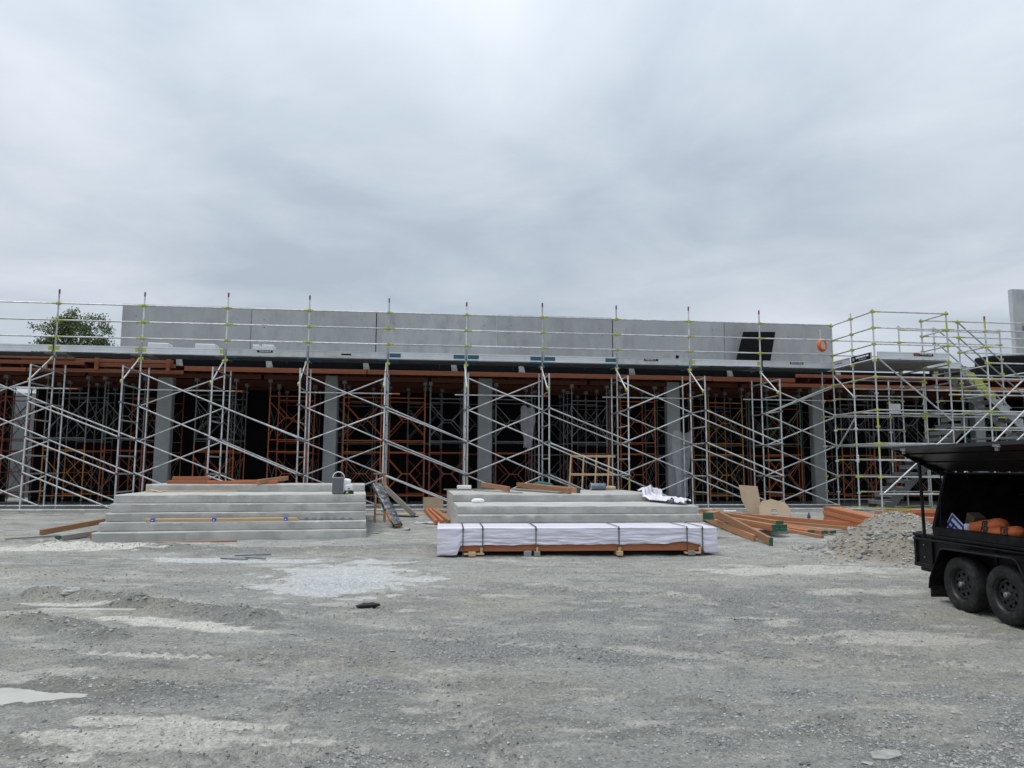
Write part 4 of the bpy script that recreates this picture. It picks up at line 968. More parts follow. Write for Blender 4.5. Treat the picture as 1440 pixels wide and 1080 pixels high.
def small_things():
    V, F = blob(.30, .13, .12, 4, .35); tag(link('tool_bag', np_mesh('tool_bag', V, F, M['teal']), None, SR(2.62, 5.3, zr+.11), None, (0, .12, BR)), 'dark teal bag lying behind the beams on the right steps', 'bag')
    t = empty('cable_drum', SR(4.15, 5.35, zr), BR, 'grey cylindrical drum lying on the back of the right steps', 'drum')
    MB().lathe([(0, -.20), (.095, -.20), (.10, -.19), (.10, .19), (.095, .20), (0, .20)], 20, 'Y', Matrix.Rotation(R(90), 4, 'Z')).build('drum_body', M['clamp'], t, 40, loc=(0, 0, .10)); MB().lathe([(.09, .196), (.104, .196), (.104, .215), (.09, .215)], 20, 'Y', Matrix.Rotation(R(90), 4, 'Z'), True).build('rim', M['galv_old'], t, 40, loc=(0, 0, .10))
    V, F = blob(.14, .06, .05, 14, .5); tag(link('plastic_bag', np_mesh('plastic_bag', V, F, M['white']), None, SR(.52, 1.45, .915+.045)), 'small crumpled white bag on the right steps landing', 'bag')
    V, F = blob(.16, .12, .09, 24, .4); tag(link('sand_mound', np_mesh('sand_mound', V, F, M['card']), None, SR(4.55, 5.55, zr+.03)), 'little brown heap at the back right of the right steps', 'heap')
    # white plastic sheet draped over the right end
    n, m2 = 64, 54; uu = np.linspace(0, 1, n); vv = np.linspace(0, 1, m2); A, B = np.meshgrid(uu, vv, indexing='ij')
    x = 4.55+.36*A+.38*(B-.5)+.10*(fbm(A*4, B*4, 12, 3)-.5); y = 2.45-2.0*A+.45*(B-.5)+.12*(fbm(A*3+7, B*4, 13, 3)-.5)
    base = np.where(y > 2.03, zr, .918); z = base+.012+.17*np.clip(1-(2*B-1)**2, 0, 1)*(1-.45*A)*(.1+1.3*np.abs(fbm(A*5, B*8, 8, 4)-.2))+.045*(1-np.abs(2*fbm(A*9, B*9, 44, 3)-1))+.02*np.abs(np.sin(B*15+A*8+5*fbm(A*3, B*3, 2, 2)))
    k = np.clip(1-np.abs(y-2.05)/.35, 0, 1); z += .06*k
    P = np.stack([x, y, z], -1).reshape(-1, 3)
    c, s = math.cos(BR), math.sin(BR); W = np.stack([-1.07+P[:, 0]*c-P[:, 1]*s, 15.0+P[:, 0]*s+P[:, 1]*c, P[:, 2]], -1)
    F = [(i*m2+j, (i+1)*m2+j, (i+1)*m2+j+1, i*m2+j+1) for i in range(n-1) for j in range(m2-1)]
    tag(link('plastic_sheet', np_mesh('plastic_sheet', W, F, M['wrap'])), 'crumpled white plastic sheet draped over the right end of the right steps', 'plastic sheet')
    t = empty('strapping_tool', SR(4.55, .55, .925), BR+R(20), 'black metal strapping tool lying in front of the white plastic sheet', 'tool')
    MB().path([(-.10, 0, .02), (-.04, .02, .08), (.02, .0, .07), (.05, 0, .13), (.09, -.02, .10), (.07, -.03, .02)], .013).build('handle_loop', M['debris'], t)
    MB().box((0, -.02, .06), (.11, .07, .08), bv=.01).build('tool_head', M['clamp'], t); bar('lever', (.05, 0, .02), (-.14, -.03, .03), .012, M['debris'], t)
    t = empty('pine_trellis', F2W(15.75, -.55, .42), AL, 'pale pine stud frame leaning behind the right steps', 'timber frame')
    for i in range(4): x = -.58+.40*i; beam('stud', (x-.08, .0, .0), (x+.10, .35, 1.68), .035, .07, M['pine'], t)
    for z in (.35, 1.08, 1.64): beam('rail', (-.66+.10*z, .20*z, z), (.74+.10*z, .20*z, z), .035, .07, M['pine'], t)
    for s0, s1, z0, z1, d, lb, sd in ((13.95, 14.45, 2.35, 3.75, 1.90, 'dusty clear film hanging on the shoring tower beside the middle column', 3), (19.15, 19.85, .75, 2.95, 1.80, 'dusty clear film wrapped round the foot of the fourth column', 6)):
        n, m2 = 16, 34; A, B = np.meshgrid(np.linspace(0, 1, n), np.linspace(0, 1, m2), indexing='ij')
        wid = .55+.45*np.sin(B*2.4+sd)**2; S = s0+(s1-s0)*((A-.5)*wid+.5)+.06*(fbm(B*4, A*0+sd, 9, 2)-.5); Dd = d+.10*(fbm(A*5+sd, B*2.2, 4, 3)-.5); Z = z0+(z1-z0)*B+.05*np.sin(A*7)
        P = np.stack([FO.x+S*math.cos(AL)-Dd*math.sin(AL), FO.y+S*math.sin(AL)+Dd*math.cos(AL), Z], -1).reshape(-1, 3)
        F = [(i*m2+j, (i+1)*m2+j, (i+1)*m2+j+1, i*m2+j+1) for i in range(n-1) for j in range(m2-1)]
        tag(link('plastic_film', np_mesh('plastic_film', P, F, M['clear_film'])), lb, 'plastic film')
M['clear_film'] = material('thin dusty film', (.60, .62, .66), .3, 0, .15, 5, .0)
M['clear_film'].node_tree.nodes['Principled BSDF'].inputs['Alpha'].default_value = .38
small_things()

# pile of beams right of the steps
PILE = [((4.84, 18.0, .66), (5.05, 14.72, .275), .063, .15, 'lvl_raw', 'green_end', 'brown beam with green end reaching farthest forward from the timber pile'),
        ((4.92, 19.6, .47), (4.93, 15.36, .28), .065, .13, 'lvl_raw', None, 'brown beam lying leftmost on the ground in the timber pile'),
        ((4.98, 19.8, .46), (5.62, 16.05, .40), .15, .065, 'lvl', 'green_end', 'lowest left green ended beam of the timber pile'),
        ((5.14, 19.8, .46), (5.78, 16.05, .40), .15, .065, 'lvl_raw', 'green_end', 'lowest right green ended beam of the timber pile'),
        ((4.99, 19.8, .53), (5.63, 16.10, .47), .15, .065, 'lvl_raw', 'green_end', 'second layer left green ended beam of the timber pile'),
        ((5.15, 19.85, .53), (5.80, 16.10, .47), .15, .065, 'lvl', 'green_end', 'second layer right green ended beam of the timber pile'),
        ((5.06, 19.9, .60), (5.76, 16.2, .54), .15, .065, 'lvl_raw', 'green_end', 'topmost green ended beam of the timber pile'),
        ((5.45, 20.2, .42), (6.62, 16.70, .31), .13, .065, 'lvl', 'green_end', 'leftmost of the three low green ended beams right of the pile'),
        ((5.62, 20.2, .42), (6.86, 16.55, .31), .13, .065, 'lvl_raw', 'green_end', 'middle one of the three low green ended beams right of the pile'),
        ((5.78, 20.3, .42), (7.08, 16.62, .31), .13, .065, 'lvl', 'green_end', 'rightmost of the three low green ended beams right of the pile'),
        ((5.75, 18.6, .37), (6.55, 15.95, .265), .09, .07, 'lvl_raw', None, 'single brown beam lying in front of the low green ended beams'),
        ((5.1, 21.2, .50), (7.95, 17.0, .43), .065, .10, 'lvl', None, 'long orange beam slanting right across the back of the pile'),
        ((5.0, 21.0, .44), (7.6, 16.9, .37), .10, .065, 'lvl_raw', None, 'long brown beam under the slanting orange one at the back of the pile'),
        ((4.75, 20.6, .48), (4.55, 18.9, .46), .10, .10, 'lvl', None, 'short orange beam at the far left of the timber pile'),
        ((4.35, 16.1, .72), (4.10, 15.75, .70), .21, .14, 'lvl_raw', 'green_end', 'green beam end with white stencil jutting from the right steps')]
for p0, p1, w, h, mt, en, lb in PILE: lvl(lb, p0, p1, w, h, mt, en, 'loose beams of the timber pile')
SUP = [((5.25, 16.6, .30), (6.1, 16.75, .30)), ((5.0, 18.6, .37), (6.2, 18.8, .37))]
for i, (a, b2) in enumerate(SUP): lvl(('near' if i == 0 else 'far')+' dark bearer under the timber pile', a, b2, .1, .10, 'grey_wood', None, None)
ST = [['bottom', 'second', 'third', 'top'], ['left', 'middle', 'right']]
for r in range(4):
    for c in range(3):
        x0 = 8.02+.115*c+.02*(r % 2); x1 = 7.62+.115*c+.015*(r % 2)
        lvl('%s layer %s beam of the neat orange stack behind the spoil heap' % (ST[0][r], ST[1][c]), (x0, 19.3-.02*c, .40+.098*r), (x1, 15.7, .30+.098*r+.02), .11, .094, 'lvl', None, 'neat stack behind the spoil heap')
for i, (x0, y0, x1, y1, z, lb) in enumerate(((9.75, 19.3, 12.6, 19.2, .43, 'orange beam lying lowest behind the trailer'), (9.95, 19.5, 12.8, 19.5, .53, 'orange beam lying middle behind the trailer'), (9.55, 19.75, 12.4, 19.9, .57, 'brown beam with grey end lying behind the trailer'), (10.3, 19.45, 13.0, 19.4, .62, 'topmost orange beam lying behind the trailer'), (9.9, 18.4, 12.0, 18.2, .40, 'nearest orange beam lying behind the trailer'))):
    lvl(lb, (x0, y0, z), (x1, y1, z), .2 if i < 3 else .14, .09, 'lvl' if i != 2 else 'lvl_raw', None, 'beams behind the trailer')
lvl('yellow green painted plank on the ground by the landing scaffold', F2W(24.3, -.4, .50), F2W(26.6, -2.7, .47), .23, .05, 'yellow', name='scaffold_plank', cat='plank')
lvl('dull grey plank on the ground by the landing scaffold', F2W(24.4, -1.0, .45), F2W(27.0, -1.4, .45), .23, .05, 'grey_wood', name='scaffold_plank', cat='plank')

def build_cards():
    t = empty('cardboard_sheet', (7.0, 21.95, .40), R(8), 'upright brown cardboard sheet leaning on the scaffold foot', 'cardboard')
    pr = [(-.12, 0), (.22, 0), (.30, .28), (.27, .80), (-.30, .84), (-.27, .40)]
    MB().prism(pr, -.006, .006, 'XZ').build('sheet', M['card'], t, rot=(R(-12), 0, 0))
    t = empty('cardboard_piece', (7.52, 21.5, .385), R(6), 'low ragged cardboard piece with a hole in front of the upright sheet', 'cardboard')
    pr = [(-.46, .0), (-.12, 0), (-.12, .14), (-.06, .18), (.05, .18), (.08, .12), (.08, 0), (.48, 0), (.48, .22), (.36, .40), (.12, .45), (-.02, .50), (-.12, .46), (-.30, .44), (-.44, .26)]
    MB().prism(pr, -.006, .006, 'XZ').build('sheet', M['card'], t, rot=(R(-26), 0, 0))
    b = empty('drink_bottle', (7.92, 20.1, .345), 0, 'small dark bottle standing on the gravel in front of the scaffold', 'bottle')
    MB().lathe([(0, 0), (.04, 0), (.042, .01), (.042, .11), (.02, .15), (.016, .17), (0, .17)], 16, 'Z').build('bottle_body', M['bottle'], b, 40)
    MB().lathe([(0, .168), (.02, .168), (.02, .195), (0, .195)], 16, 'Z').build('cap', M['tape'], b, 40)
    tag(bar('pipe_offcut', (6.25, 22.2, .45), (6.62, 22.25, .45), .03, M['white']), 'short white pipe offcut lying beside the upright cardboard', 'pipe')
build_cards()

# ------------------------------------------------------------------ spoil heap
def build_heap():
    n, m2 = 90, 70; X, Y = np.meshgrid(np.linspace(-2.0, 2.4, n), np.linspace(-1.75, 1.75, m2), indexing='ij')
    cx, cy = 6.95, 13.80
    def hz(x, y):
        r = np.hypot(np.where(x < 0, x/1.25, x/1.8), y/1.25); h = .92*np.clip(1-r, 0, 1)**1.08*(1-.14*np.clip(1-r*3, 0, 1))
        return h+(.16*(fbm(x*2.4+3, y*2.4, 3, 4)-.5)+.10*(fbm(x*8, y*8, 7, 4)-.5))*np.clip((1.12-r)*3, 0, 1)
    Z = hz(X, Y)
    g = gbase(X+cx, Y+cy); Z = np.where(np.hypot(X/2.0, Y/1.6) > 1.08, -.06, Z)+g
    F = [(i*m2+j, (i+1)*m2+j, (i+1)*m2+j+1, i*m2+j+1) for i in range(n-1) for j in range(m2-1)]
    t = empty('spoil_heap', (cx, cy, 0), 0, 'heap of grey brown rubble and soil left of the black trailer', 'heap')
    link('soil', np_mesh('soil', np.stack([X, Y, Z], -1).reshape(-1, 3), F, M['spoil']), t)
    rg = np.random.default_rng(8); k = 9000; x = rg.uniform(-1.9, 2.3, k); y = rg.uniform(-1.7, 1.6, k); s = .006+.026*rg.random(k)**2.5; z = hz(x, y)
    kp = (z > .015) | (rg.random(k) < .22); x, y, s = x[kp], y[kp], s[kp]
    o = link('loose_stones', stones_mesh('loose_stones', x, y, hz(x, y)+gbase(x+cx, y+cy)+s*.2, s, M['spoil_stone'], 9, .75), t); tag(o, kind='stuff')
    rr = random.Random(6)
    for i in range(60):
        a = rr.uniform(2.4, 6.2); q = rr.uniform(.35, 1.1); x, y = 1.6*q*math.cos(a), 1.4*q*math.sin(a); s = .03+.09*rr.random()**2
        V, Fb = blob(s, s*rr.uniform(.6, .9), s*rr.uniform(.4, .7), i+3, 1.0, 7, 9)
        z = float(hz(np.array(x), np.array(y)))+G(x+cx, y+cy)
        o = link('rock', np_mesh('rock', V, Fb, M['stone'], False), t, (x, y, z+s*.1), None, (rr.uniform(-.4, .4), rr.uniform(-.4, .4), rr.uniform(0, 6)))
build_heap()
rk = random.Random(12)
for (x, y, s, lb) in ((-5.33, 9.27, .10, 'pale lump of stone on the left mud ridge'), (-2.35, 17.0, .09, 'grey stone lying near the foot of the black wrapped plank'), (-2.9, 16.2, .07, 'small stone in front of the gap between the steps'), (4.35, 9.6, .05, 'dark stone on the yard left of the trailer wheels'), (1.9, 7.7, .04, 'little dark stone in the middle of the yard')):
    V, Fb = blob(s, s*.8, s*.5, int(s*1000), .9, 8, 10); tag(link('stone', np_mesh('stone', V, Fb, M['conc_step'] if s > .095 else M['stone'], False), None, (x, y, float(gheight(np.array([x]), np.array([y]))[0])+s*.2)), lb, 'stone')
pr = [(-.11, -.03), (-.03, -.06), (.09, -.04), (.12, .02), (.06, .05), (-.06, .045)]
tag(MB().prism(pr, -.004, .010, 'XY').build('stone_shard', M['stone'], loc=(2.17, 4.54, -.004+float(gheight(np.array([2.17]), np.array([4.54]))[0])+.006), rot=(R(4), 0, .3)), 'flat pale stone shard near the bottom right of the yard', 'stone')
V, Fb = blob(.125, .045, .032, 31, .9, 10, 16)
tag(link('rubber_scrap', np_mesh('rubber_scrap', V, Fb, M['debris']), None, (-1.68, 8.93, float(gheight(np.array([-1.68]), np.array([8.93]))[0])+.022), None, (0, -.06, .15)), 'small black rubber scrap lying alone in the middle of the yard', 'scrap')

# ------------------------------------------------------------------ things up on the slab and deck
def build_up():
    fr = lambda name, lb, cat, s, d, z, rz=0, gp=None: empty(name, F2W(s, d, z), AL+rz, lb, cat, gp)
    for i, (s0, s1, top, lb) in enumerate(((2.16, 2.77, 5.455, 'leftmost white foam block behind the deck toe board'), (3.57, 4.18, 5.46, 'middle white foam block behind the deck toe board'), (5.32, 5.52, 5.47, 'small white foam block left of its larger neighbour on the deck'), (5.60, 5.96, 5.475, 'right white foam block behind the grey toe board'))):
        o = block('foam_block', F2W((s0+s1)/2, 1.35, (5.0+top+.06)/2), (s1-s0, .45, top+.06-5.0), M['white'], None, .012, (0, 0, AL)); tag(o, lb, 'foam block', 'foam blocks on the slab')
    o = MB().prism([(21.42, 5.0), (21.86, 6.50), (23.05, 6.53), (22.72, 5.0)], 0, .02, 'XZ').build('black_sheet', M['black_sheet'], loc=F2W(0, 1.80, 0), rot=(0, 0, AL))
    tag(o, 'slanting black sheet leaning against the parapet near its right end', 'sheet')
    o = block('black_board', F2W(19.3, 1.5, 5.28), (.10, .03, .56), M['black_sheet'], None, .002, (0, R(6), AL)); tag(o, 'narrow black board upright against the parapet left of the black sheet', 'board')
    V, Fb = blob(.26, .18, .14, 41, .3); tag(link('black_bag', np_mesh('black_bag', V, Fb, M['debris']), None, F2W(20.75, 1.5, 5.24)), 'small black bag on the slab just left of the slanting black sheet', 'bag')
    t = fr('hose_coil', 'orange hose coil hanging on the scaffold post beside the parapet end', 'hose', 24.1, .66, 5.88)
    for k in range(3):
        rx, rz = .155-.02*k, .20-.02*k
        MB().path([(rx*math.cos(2*math.pi*i/28), -.05-.03*k, rz*math.sin(2*math.pi*i/28)) for i in range(29)], .032, 8).build('hose_turn', M['ring'], t, 60)
    o = bar('scaffold_post', F2W(24.1, .7, 4.74), F2W(24.1, .7, 6.46), .0245, M['galv']); tag(o, 'thin scaffold post carrying the orange hose coil', 'post')
    o = block('grey_block', F2W(23.55, 1.2, 5.2), (.45, .3, .36), M['conc_step'], None, .02, (0, 0, AL)); tag(o, 'pale grey block on the slab under the hose coil', 'block')
    for i, (s, d, z, w, h, lb) in enumerate(((32.6, 3.0, 5.32, 2.6, .62, 'lower black covered stack on the slab at the right edge'), (33.2, 3.1, 5.86, 2.3, .42, 'upper black covered stack on the slab at the right edge'), (30.2, 2.6, 5.26, .9, .50, 'small black crate on the slab behind the stair scaffold'))):
        n, m2 = 20, 8; mb = MB().box((0, 0, 0), (w, 1.0, h), bv=.06); o = mb.build('covered_stack', M['black_sheet'], loc=F2W(s, d, z), rot=(R(2), R(-2), AL)); tag(o, lb, 'stack')
build_up()

# ------------------------------------------------------------------ black box trailer
def tyre_mesh():
    prof = [(.185, -.085), (.20, -.098), (.25, -.104), (.29, -.098), (.308, -.085), (.318, -.06), (.322, -.045), (.314, -.040), (.322, -.034), (.324, 0), (.322, .034), (.314, .040), (.322, .045), (.318, .06), (.308, .085), (.29, .098), (.25, .104), (.20, .098), (.185, .085)]
    return MB().lathe(prof, 48, 'Y').mesh('tyre', M['rubber'], 30)
def rim_mesh():
    b = MB(); b.lathe([(.188, -.085), (.198, -.092), (.196, -.080), (.182, -.06), (.178, .08), (.172, .08), (.172, -.055), (.182, -.08)], 40, 'Y', None, True)
    N = 8                                                       # eight spokes with windows between them
    def pt(r, a, y): return (r*math.cos(a), y, r*math.sin(a))
    for i in range(N):
        a0 = 2*math.pi*i/N; hw = math.pi/N
        for (ra, rb, aa, ab) in ((.172, .140, hw, hw), (.140, .092, .38*hw, .62*hw)):
            v = []
            for y in (-.045, -.030):
                v += [pt(ra, a0-aa, y), pt(ra, a0+aa, y), pt(rb, a0+ab, y), pt(rb, a0-ab, y)]
            b.add(v, [(0, 1, 2, 3), (7, 6, 5, 4), (0, 4, 5, 1), (1, 5, 6, 2), (2, 6, 7, 3), (3, 7, 4, 0)])
    b.lathe([(.0, -.052), (.05, -.052), (.07, -.048), (.098, -.046), (.098, -.028), (0, -.028)], 32, 'Y')
    b.lathe([(0, .03), (.17, .03), (.17, .035), (0, .035)], 24, 'Y')
    return b.mesh('wheel', M['wheel'], 35)
def build_trailer():
    t = empty('box_trailer', (5.30, 9.01, 0), R(-86.86), 'black tandem axle box trailer with its side lid open at right edge', 'trailer')
    K, ML = M['black_paint'], M['black_matt']
    ty, rm = tyre_mesh(), rim_mesh()
    capm = MB().lathe([(0, -.098), (.022, -.098), (.03, -.09), (.032, -.05), (0, -.05)], 18, 'Y').mesh('hub_cap', M['zinc'], 40)
    nut = MB().tube((0, -.07, 0), (0, -.05, 0), .010, seg=6).mesh('nut', M['wheel'])
    for x in (0, .75):
        for y, ro in ((.095, 0), (1.845, math.pi)):
            w = link('wheel', rm, t, (x, y, .322), None, (0, random.uniform(0, 6), ro)); w.rotation_mode = 'YXZ' if False else 'XYZ'
            link('tyre', ty, w); link('hub_cap', capm, w)
            for k in range(5): a = 2*math.pi*k/5; link('wheel_nut', nut, w, (.062*math.cos(a), 0, .062*math.sin(a)))
    bar('axle', (0, .15, .322), (0, 1.79, .322), .03, ML, t); bar('axle', (.75, .15, .322), (.75, 1.79, .322), .03, ML, t)
    # mudguards: a folded plate over both wheels, with an outer lip and flap
    prof = [(-.53, .20), (-.50, .33), (-.27, .695), (-.20, .715), (.95, .735), (1.02, .715), (1.25, .33), (1.28, .20)]
    for y0, y1, yl in ((-.045, .24, -.045), (1.70, 1.985, 1.985)):
        mb = MB()
        for (x0, z0), (x1, z1) in zip(prof[:-1], prof[1:]):
            dx, dz = x1-x0, z1-z0; l = math.hypot(dx, dz); nx, nz = -dz/l*.004, dx/l*.004
            mb.add([(x0, y0, z0), (x1, y0, z1), (x1, y1, z1), (x0, y1, z0), (x0+nx, y0, z0+nz), (x1+nx, y0, z1+nz), (x1+nx, y1, z1+nz), (x0+nx, y1, z0+nz)],
                   [(0, 1, 2, 3), (4, 5, 6, 7), (0, 1, 5, 4), (2, 3, 7, 6), (0, 3, 7, 4), (1, 2, 6, 5)])
        gd = mb.build('mudguard', K, t)
        lip = MB()
        for (x0, z0), (x1, z1) in zip(prof[:-1], prof[1:]): lip.tube((x0, yl, z0), (x1, yl, z1), .011, seg=6)
        lip.build('guard_lip', K, gd); block('mud_flap', (-.53, (y0+y1)/2, .17), (.012, .25, .16), M['rubber'], gd, .002)
    # tray
    Ys, Ye, X0, X1 = .245, 1.70, -1.22, 2.35
    block('tray_side', ((X0+X1)/2, Ys, .605), (X1-X0, .03, .40), K, t, .004); block('tray_side', ((X0+X1)/2, Ye, .605), (X1-X0, .03, .40), K, t, .004)
    block('tray_end', (X0, (Ys+Ye)/2, .605), (.03, Ye-Ys+.03, .40), K, t, .004); block('tray_end', (X1, (Ys+Ye)/2, .605), (.03, Ye-Ys+.03, .40), K, t, .004)
    block('tray_floor', ((X0+X1)/2, (Ys+Ye)/2, .42), (X1-X0-.04, Ye-Ys-.04, .02), ML, t, .0)
    for y in (Ys-.012, Ye+.012): block('top_rail', ((X0+X1)/2, y, .808), (X1-X0+.05, .06, .045), K, t, .012); block('lower_rail', ((X0+X1)/2, y, .415), (X1-X0+.04, .06, .05), K, t, .008)
    bar('rope_rail', (X0+.02, Ys-.055, .755), (X1, Ys-.055, .775), .014, K, t)
    for x in (-1.2, -.85, .35, 1.5): block('stake_post', (x, Ys-.024, .60), (.045, .035, .36), K, t, .005)
    for z in (.52, .68): MB().tube((-1.02, Ys-.016, z), (-1.02, Ys-.030, z), .012, seg=8).build('rivet', M['zinc'], t)
    block('rear_channel', (X0-.02, .30, .62), (.04, .07, .44), K, t, .006)
    # tool box with sloping sides
    cp = [(.225, .832), (.225, .925), (.44, 1.637), (1.50, 1.637), (1.72, .925), (1.72, .832)]
    for x0, x1 in ((-.815, -.79), (2.05, 2.075)): MB().prism(cp, x0, x1, 'YZ').build('box_end', K, t)
    edge = MB()
    for (y0, z0), (y1, z1) in (((.225, .90), (.44, 1.637)),): edge.tube((-.802, y0, z0), (-.802, y1, z1), .021, seg=6)
    edge.build('end_frame', K, t)
    MB().prism([(.205, .836), (.205, .93), (.245, .94), (.255, .836)], -.79, 2.05, 'YZ').build('box_sill', K, t)
    MB().prism([(1.50, 1.637), (1.48, 1.62), (1.70, .925), (1.72, .925)], -.79, 2.05, 'YZ').build('box_back', K, t)
    MB().prism([(.44, 1.637), (1.50, 1.637), (1.50, 1.617), (.44, 1.617)], -.79, 2.05, 'YZ').build('box_roof', K, t)
    block('box_floor', (.63, .96, .845), (2.80, 1.42, .015), ML, t, .0)
    block('inner_shelf', (.75, 1.35, 1.36), (2.5, .35, .02), ML, t, .003)
    # lid, hinged on the roof edge and swung up towards the yard
    hy, hz, ty2, tz = .43, 1.65, -.26, 1.955
    ux, uz = ty2-hy, tz-hz; l = math.hypot(ux, uz); ux, uz = ux/l, uz/l; nx, nz = -uz, ux   # nx,nz points down-out under the lid
    if nz > 0: nx, nz = -nx, -nz
    lid = MB().prism([(hy, hz), (ty2, tz), (ty2-nx*.012, tz-nz*.012), (hy-nx*.012, hz-nz*.012)], -.83, 2.09, 'YZ').build('lid', K, t)
    for x in (-.82, 2.08): MB().prism([(hy, hz), (ty2, tz), (ty2+nx*.028, tz+nz*.028), (hy+nx*.075, hz+nz*.075)], x-.009, x+.009, 'YZ').build('lid_flange', K, lid)
    MB().prism([(ty2, tz), (ty2+nx*.034, tz+nz*.034), (ty2+nx*.034-ux*.015, tz+nz*.034-uz*.015), (ty2-ux*.015, tz-uz*.015)], -.815, 2.075, 'YZ').build('lid_lip', K, lid)
    for f in (.33, .66): MB().prism([(hy+ux*l*f, hz+uz*l*f), (hy+ux*(l*f+.05), hz+uz*(l*f+.05)), (hy+ux*(l*f+.05)+nx*.014, hz+uz*(l*f+.05)+nz*.014), (hy+ux*l*f+nx*.014, hz+uz*l*f+nz*.014)], -.79, 2.05, 'YZ').build('lid_stiffener', K, lid)
    def catch(x):
        y, z = ty2+ux*-.03+nx*.03, tz-uz*.03+nz*.03
        b = MB(); b.box((x, y-.02, z+.01), (.11, .03, .02)); b.box((x, y-.02, z-.025), (.05, .02, .05)); b.tube((x-.05, y-.03, z), (x+.06, y-.03, z-.01), .008); b.build('lid_catch', M['zinc'], lid)
    catch(1.15); catch(-.55)
    for x in (-.80, 2.06): bar('lid_prop', (x+.0, .10, .80), (x, .085, 1.775), .021, K, t)
    bar('lid_prop', (-.70, .26, .95), (-.70, .30, 1.66), .007, K, t)
    for y in (.30, 1.65): block('chassis_rail', (.6, y, .37), (3.6, .05, .08), ML, t, .0)
    for y in (.5, 1.45): beam('drawbar', (2.3, y, .40), (3.7, .97, .42), .06, .09, K, t)
    return t
TR = build_trailer()
def trl(x, y, z): return TR.matrix_basis @ Vector((x, y, z))
def build_load():
    rz = R(-86.86)
    def bag(p, ln, r, tilt, rot, lb, sd):
        t = empty('tool_bag', trl(*p), rz+rot, lb, 'bag'); n, m2 = 26, 18; V = np.zeros((n, m2, 3))
        for i in range(n):
            u = i/(n-1); k = r*(min(1, math.sin(math.pi*min(max(u, .0), 1))*3.2)**.5)
            for j in range(m2):
                a = 2*math.pi*j/m2; q = 1+.22*(float(vn(np.array(u*5+sd), np.array(math.cos(a)*1.7+sd), 4))-.5)
                V[i, j] = ((u-.5)*ln, k*q*math.cos(a), k*q*.85*math.sin(a))
        F = [(i*m2+j, i*m2+(j+1) % m2, (i+1)*m2+(j+1) % m2, (i+1)*m2+j) for i in range(n-1) for j in range(m2)]
        o = link('bag_body', np_mesh('bag_body', V.reshape(-1, 3), F, M['bag']), t, (0, 0, r*.9), None, (0, tilt, 0))
        for u, ang in ((.20, -.15), (-.33, -.3)):
            b = MB(); 
            for (cx, cz, w, h) in ((0, .045, .10, .014), (0, -.045, .10, .014), (-.045, 0, .014, .10), (.045, 0, .014, .10), (.005, 0, .03, .05)): b.box((u*ln+cx, -r*1.04, cz), (w, .006, h))
            b.build('bag_logo', M['debris'], o, rot=(ang, 0, 0))
        return t
    bag((-.18, .50, .875), .74, .105, R(-9), R(-4), 'rear orange cloth bag with square black logo in the trailer', 2)
    bag((.27, .38, .868), .60, .085, R(-6), R(3), 'front orange cloth bag with square black logo in the trailer', 5)
    t = empty('blue_box', trl(-.63, .42, .855), rz+R(-4), 'blue board with white border standing tilted in the trailer', 'board')
    pl = block('board_face', (0, 0, .09), (.34, .012, .20), M['blue_sign'], t, .002, (R(-12), R(30), 0))
    for (x, z, w, h) in ((0, .094, .34, .012), (0, -.094, .34, .012), (-.164, 0, .012, .20), (.164, 0, .012, .20)): block('border', (x, -.008, z), (w, .004, h), M['white'], pl, .0)
    marks(pl, -.12, .12, .0, .07, -.009, M['white'], 1, 21); marks(pl, -.12, .08, -.06, -.01, -.009, M['white'], 1, 22)
    o = block('brown_carton', trl(-.62, .66, .99), (.15, .16, .24), M['carton'], None, .004, (0, R(25), rz)); tag(o, 'brown cardboard carton behind the blue board in the trailer', 'carton')
    V, Fb = blob(.045, .04, .075, 51, .4); tag(link('white_pouch', np_mesh('white_pouch', V, Fb, M['wrap']), None, trl(-.40, .42, .93)), 'small white pouch between the blue board and the orange bags', 'pouch')
    V, Fb = blob(.09, .08, .15, 61, .5); tag(link('hivis_vest', np_mesh('hivis_vest', V, Fb, M['hivis']), None, trl(.60, .62, 1.01)), 'bundled yellow green cloth behind the front orange bag', 'cloth')
build_load()

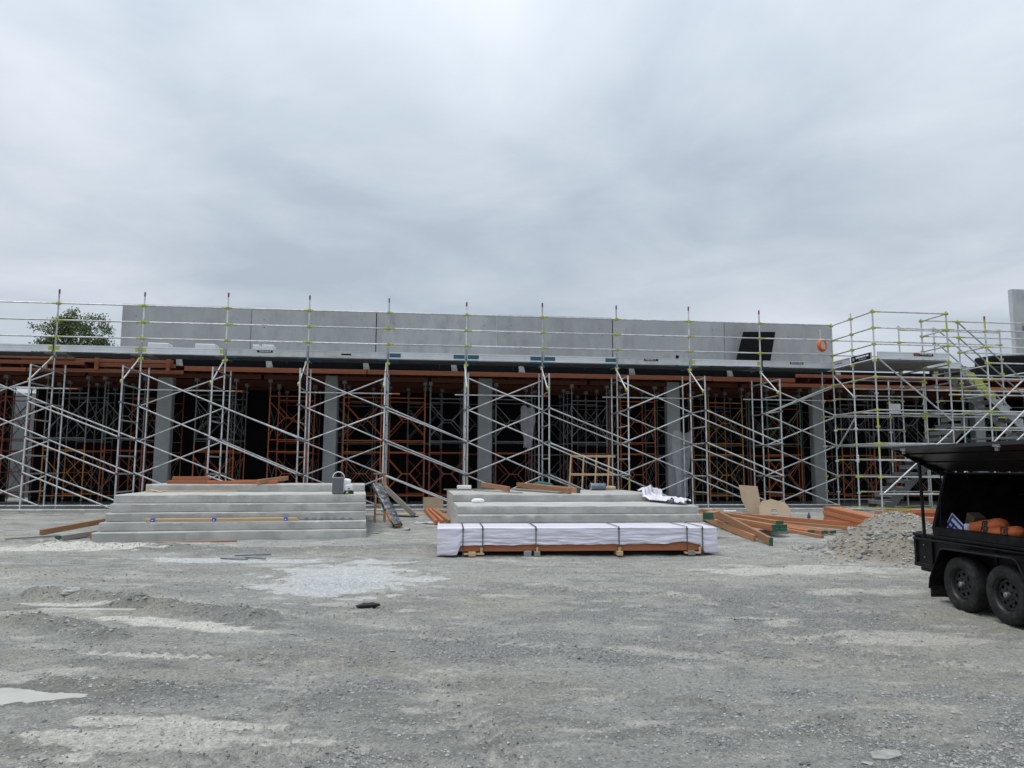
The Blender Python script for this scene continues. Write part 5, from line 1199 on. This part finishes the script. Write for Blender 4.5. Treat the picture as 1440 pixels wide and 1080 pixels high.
# ------------------------------------------------------------------ tree beyond the roof at left
def build_tree(base, height, rad, seed, label):
    rg = np.random.default_rng(seed); t = empty('tree', base, 0, label, 'tree')
    b = MB(); tips = []
    def limb(p, d, L, r, lev):
        q = p
        for k in range(3):
            d = (d+Vector(rg.normal(0, .13, 3))).normalized(); e = q+d*L/3; b.tube(q, e, r*(1-.22*k), r*(1-.22*(k+1)), 7 if lev < 2 else 5, False); q = e
            if lev >= 1: tips.append((q.copy(), lev))
            if lev < 3 and (k > 0 or lev > 0):
                for _ in range(2):
                    nd = (d*.75+Vector(rg.normal(0, .62, 3))+Vector((0, 0, .15))).normalized(); limb(q, nd, L*.62, r*(1-.22*(k+1))*.62, lev+1)
        if lev < 3: limb(q, d, L*.6, r*.4, lev+1)
    LB = [(-1.0, 0, 8.6, 1.15, .75), (-.35, .2, 9.3, .75, .95), (.95, -.1, 8.9, .85, 1.0), (.2, .3, 7.6, 2.0, 1.1), (-1.3, .1, 7.6, .9, .7), (1.35, .2, 7.7, .75, .8), (0, 0, 6.0, 1.7, 1.2)]
    q = Vector((0, 0, 0))
    for k in range(5):
        e = Vector((.12*math.sin(k*2), .1*math.cos(k), 1.15*(k+1))); b.tube(q, e, .19-.025*k, .165-.025*k, 8, False); q = e
    cl = []
    for cx, cy, cz, rx, rz in LB:
        n0 = int(26*rx*rz)+8
        for _ in range(n0):
            v = rg.normal(0, 1, 3); v /= np.linalg.norm(v); f = rg.random()**.45
            cl.append((cx+rx*v[0]*f, cy+rx*v[1]*f, cz+rz*v[2]*f))
    for cx, cy, cz, rx, rz in LB:
        c0 = Vector((cx, cy, cz)); st = Vector((0, 0, min(4.6, cz*.6))); b.tube(st, (st+c0)/2+Vector((0, 0, -.2)), .09, .06, 6, False); b.tube((st+c0)/2+Vector((0, 0, -.2)), c0, .06, .03, 6, False)
        for p in cl[::3]:
            if (Vector(p)-c0).length < rx*1.05: b.tube(c0, Vector(p), .02, .008, 4, False)
    b.build('trunk', M['bark'], t, 50)
    P = np.array(cl); n = 15000; c = P[rg.integers(0, len(P), n)]+rg.normal(0, .17, (n, 3))*np.array([1.1, 1.1, .75]); n = len(c)
    a = rg.normal(0, 1, (n, 3)); a /= np.linalg.norm(a, axis=1)[:, None]; u = np.cross(a, rg.normal(0, 1, (n, 3))); u /= np.linalg.norm(u, axis=1)[:, None]
    s = (.045+.04*rg.random(n))[:, None]; V = np.stack([c-a*s, c+u*s*.55, c+a*s*1.1, c-u*s*.55], 1).reshape(-1, 3); F = np.arange(n*4).reshape(-1, 4)
    link('crown', np_mesh('crown', V, F, M['leaf'], False), t)
build_tree((-23.85, 40, .2), 10.2, 2.6, 14, 'leafy green tree rising behind the roof at left')
